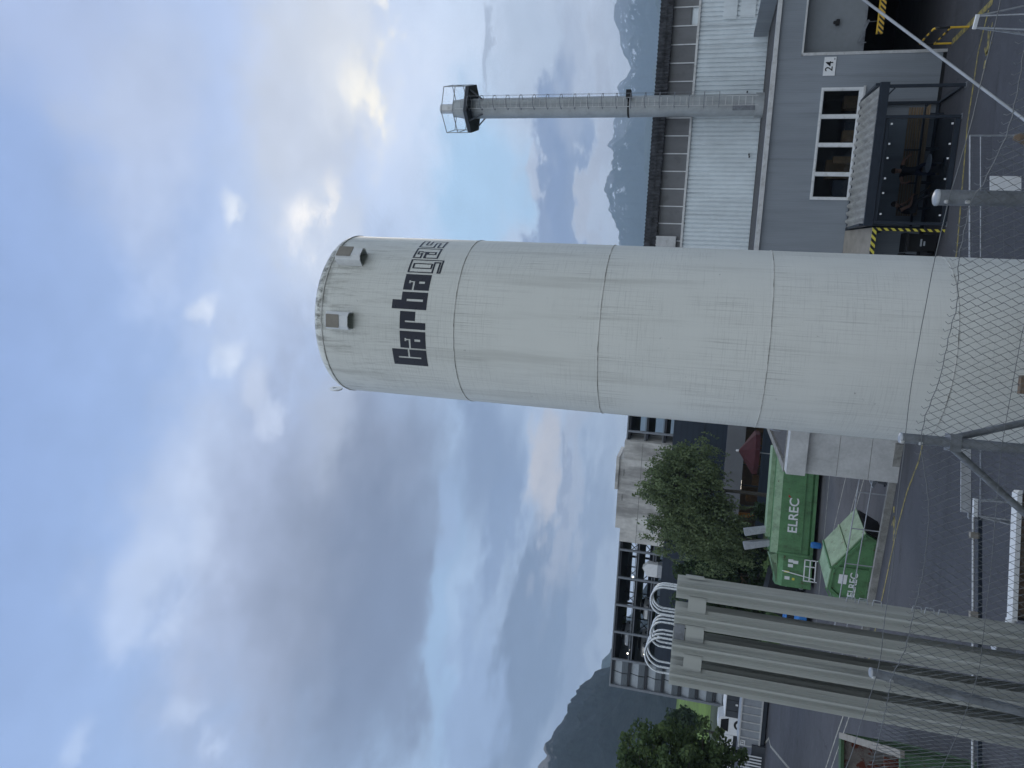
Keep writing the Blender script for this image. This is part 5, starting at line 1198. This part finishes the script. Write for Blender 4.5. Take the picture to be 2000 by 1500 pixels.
# ------------------------------------------------------------------ mountains
def mountain_mat(name, snow, base, rock, hi):
    m = bpy.data.materials.new(name); m.use_nodes = True; t = NT(m.node_tree)
    out = t.n('ShaderNodeOutputMaterial'); bs = t.n('ShaderNodeBsdfPrincipled'); t.nt.links.new(bs.outputs[0], out.inputs[0]); bs.inputs['Roughness'].default_value = .95; bs.inputs['Specular IOR Level'].default_value = .05
    geo = t.n('ShaderNodeNewGeometry'); pos = geo.outputs['Position']; sp = t.n('ShaderNodeSeparateXYZ'); t.put(sp.inputs[0], pos); z = sp.outputs[2]
    k = 1/hi
    n1 = t.noise(pos, 6*k, 7, .6); n2 = t.noise(pos, 30*k, 6, .65)
    c = t.mix(t.ss(t.m('ADD', t.m('MULTIPLY', n2, .5), t.m('MULTIPLY', t.noise(pos, 90*k, 5, .7), .5)), .35, .65), tuple(x*.4 for x in base), tuple(x*1.7 for x in base))
    rk = t.m('ADD', t.m('MULTIPLY', t.m('DIVIDE', z, hi), .55), t.m('MULTIPLY', n1, .6))
    c = t.mix(t.ss(rk, .70 if snow else .68, .84 if snow else .74), c, rock)
    if snow:
        n3 = t.noise(pos, 14*k, 8, .7, (1, 1, .8))
        c = t.mix(t.m('MULTIPLY', t.ss(n3, .585, .61), t.ss(z, hi*.62, hi*.76)), c, (.85, .87, .9))
    t.put(bs.inputs['Base Color'], c); return m
def range_mesh(name, prof, depth_front, depth_back, nseg, nrow, amp, m, fr):
    """prof: list of (x, y, ridge height) from right to left; slopes fall toward and away from the camera"""
    b = MB(); vs = []; L_ = [0]
    for a, c in zip(prof, prof[1:]): L_.append(L_[-1]+math.dist(a[:2], c[:2]))
    for i in range(nseg+1):
        s = L_[-1]*i/nseg
        for j in range(len(prof)-1):
            if s <= L_[j+1]+1e-6: break
        k = (s-L_[j])/(L_[j+1]-L_[j]); P = [prof[j][q]+(prof[j+1][q]-prof[j][q])*k for q in range(3)]
        d = Vector((P[0], P[1], 0)).normalized()
        rz_ = P[2]*(1+.0)+amp*.30*noise.fractal((s*fr*3, 0, 1), 1, 2, 4)
        for r in range(nrow+1):
            u = r/nrow
            if u <= .7: v_ = u/.7; dist = -depth_front*(1-v_); hgt = rz_*(v_**1.15)
            else: v_ = (u-.7)/.3; dist = depth_back*v_; hgt = rz_*(1-v_)
            q = Vector((P[0], P[1], 0))+d*dist
            e = min(1, abs(u-.7)*6)*min(1, u*5)
            nz = amp*e*(noise.hetero_terrain((q.x*fr, q.y*fr, 0), 1, 2.1, 5, .6)-.6)
            vs.append((q.x, q.y, max(LOW-1, hgt+nz*(.25+.75*v_))))
    w_ = nrow+1
    b.add(vs, [(i*w_+r, (i+1)*w_+r, (i+1)*w_+r+1, i*w_+r+1) for i in range(nseg) for r in range(nrow)])
    return struct(b.build(name, m, None, 40))
D_ = 6000
pr = [(4700, 930), (4200, 900), (3700, 960), (3300, 940), (3169, 929), (2990, 860), (2841, 824), (2720, 770), (2646, 790), (2561, 855), (2470, 830), (2400, 850), (2302, 820), (2200, 850), (2065, 885), (1990, 800), (1871, 765), (1790, 800), (1698, 825), (1526, 820), (1400, 760), (1236, 705), (1100, 690), (800, 640), (500, 600), (200, 500), (-200, 430), (-600, 380)]
range_mesh('mountain_range', [(x, D_, z) for x, z in pr], 2600, 1500, 620, 60, 170, mountain_mat('alpine_rock', True, (.03, .042, .03), (.16, .16, .155), 900), .0016)
range_mesh('mountain_foothill', [(4200, 4300, 420), (3000, 4300, 520), (2200, 4300, 380), (1500, 4300, 430), (900, 4300, 330), (300, 4300, 250)], 1500, 900, 260, 36, 80, mountain_mat('forest_foothill', False, (.03, .045, .026), (.06, .075, .045), 900), .003)
pl_ = [(-1500, 1250, 380), (-1150, 1350, 330), (-950, 1430, 290), (-805, 1500, 263), (-723, 1500, 237), (-674, 1500, 209), (-613, 1500, 171), (-594, 1500, 157), (-560, 1500, 132), (-520, 1520, 105), (-440, 1540, 60), (-330, 1560, 25), (-200, 1600, 5)]
range_mesh('forest_hill', pl_[::-1], 900, 500, 520, 90, 34, mountain_mat('forest_slope', False, (.014, .02, .02), (.2, .19, .18), 330), .012)
range_mesh('far_ridge', [(-900, 3400, 150), (-1100, 3400, 240), (-1270, 3400, 325), (-1350, 3400, 345), (-1600, 3400, 420), (-2000, 3400, 500)], 1500, 700, 200, 36, 50, mountain_mat('far_forest', False, (.03, .045, .03), (.06, .07, .05), 900), .004)

# ------------------------------------------------------------------ air
b = MB(); b.box(-8200, 8200, -550, 8200, LOW-1.2, 1150); hz = b.build('haze', None, None); hz.data.materials.clear()
hm = bpy.data.materials.new('haze_air'); hm.use_nodes = True; t = NT(hm.node_tree)
out = t.n('ShaderNodeOutputMaterial'); vp = t.n('ShaderNodeVolumePrincipled'); vp.inputs['Density'].default_value = 1.5e-4; vp.inputs['Color'].default_value = (.64, .80, 1., 1); vp.inputs['Anisotropy'].default_value = 0.
t.nt.links.new(vp.outputs[0], out.inputs['Volume']); hz.data.materials.append(hm); hz['kind'] = 'stuff'

# ------------------------------------------------------------------ render settings
S.view_settings.view_transform = 'Standard'; S.view_settings.look = 'None'; S.view_settings.exposure = .30; S.view_settings.gamma = 1.
S.render.engine = 'CYCLES'; S.cycles.use_denoising = True; S.cycles.max_bounces = 8; S.cycles.transparent_max_bounces = 16; S.cycles.volume_bounces = 1
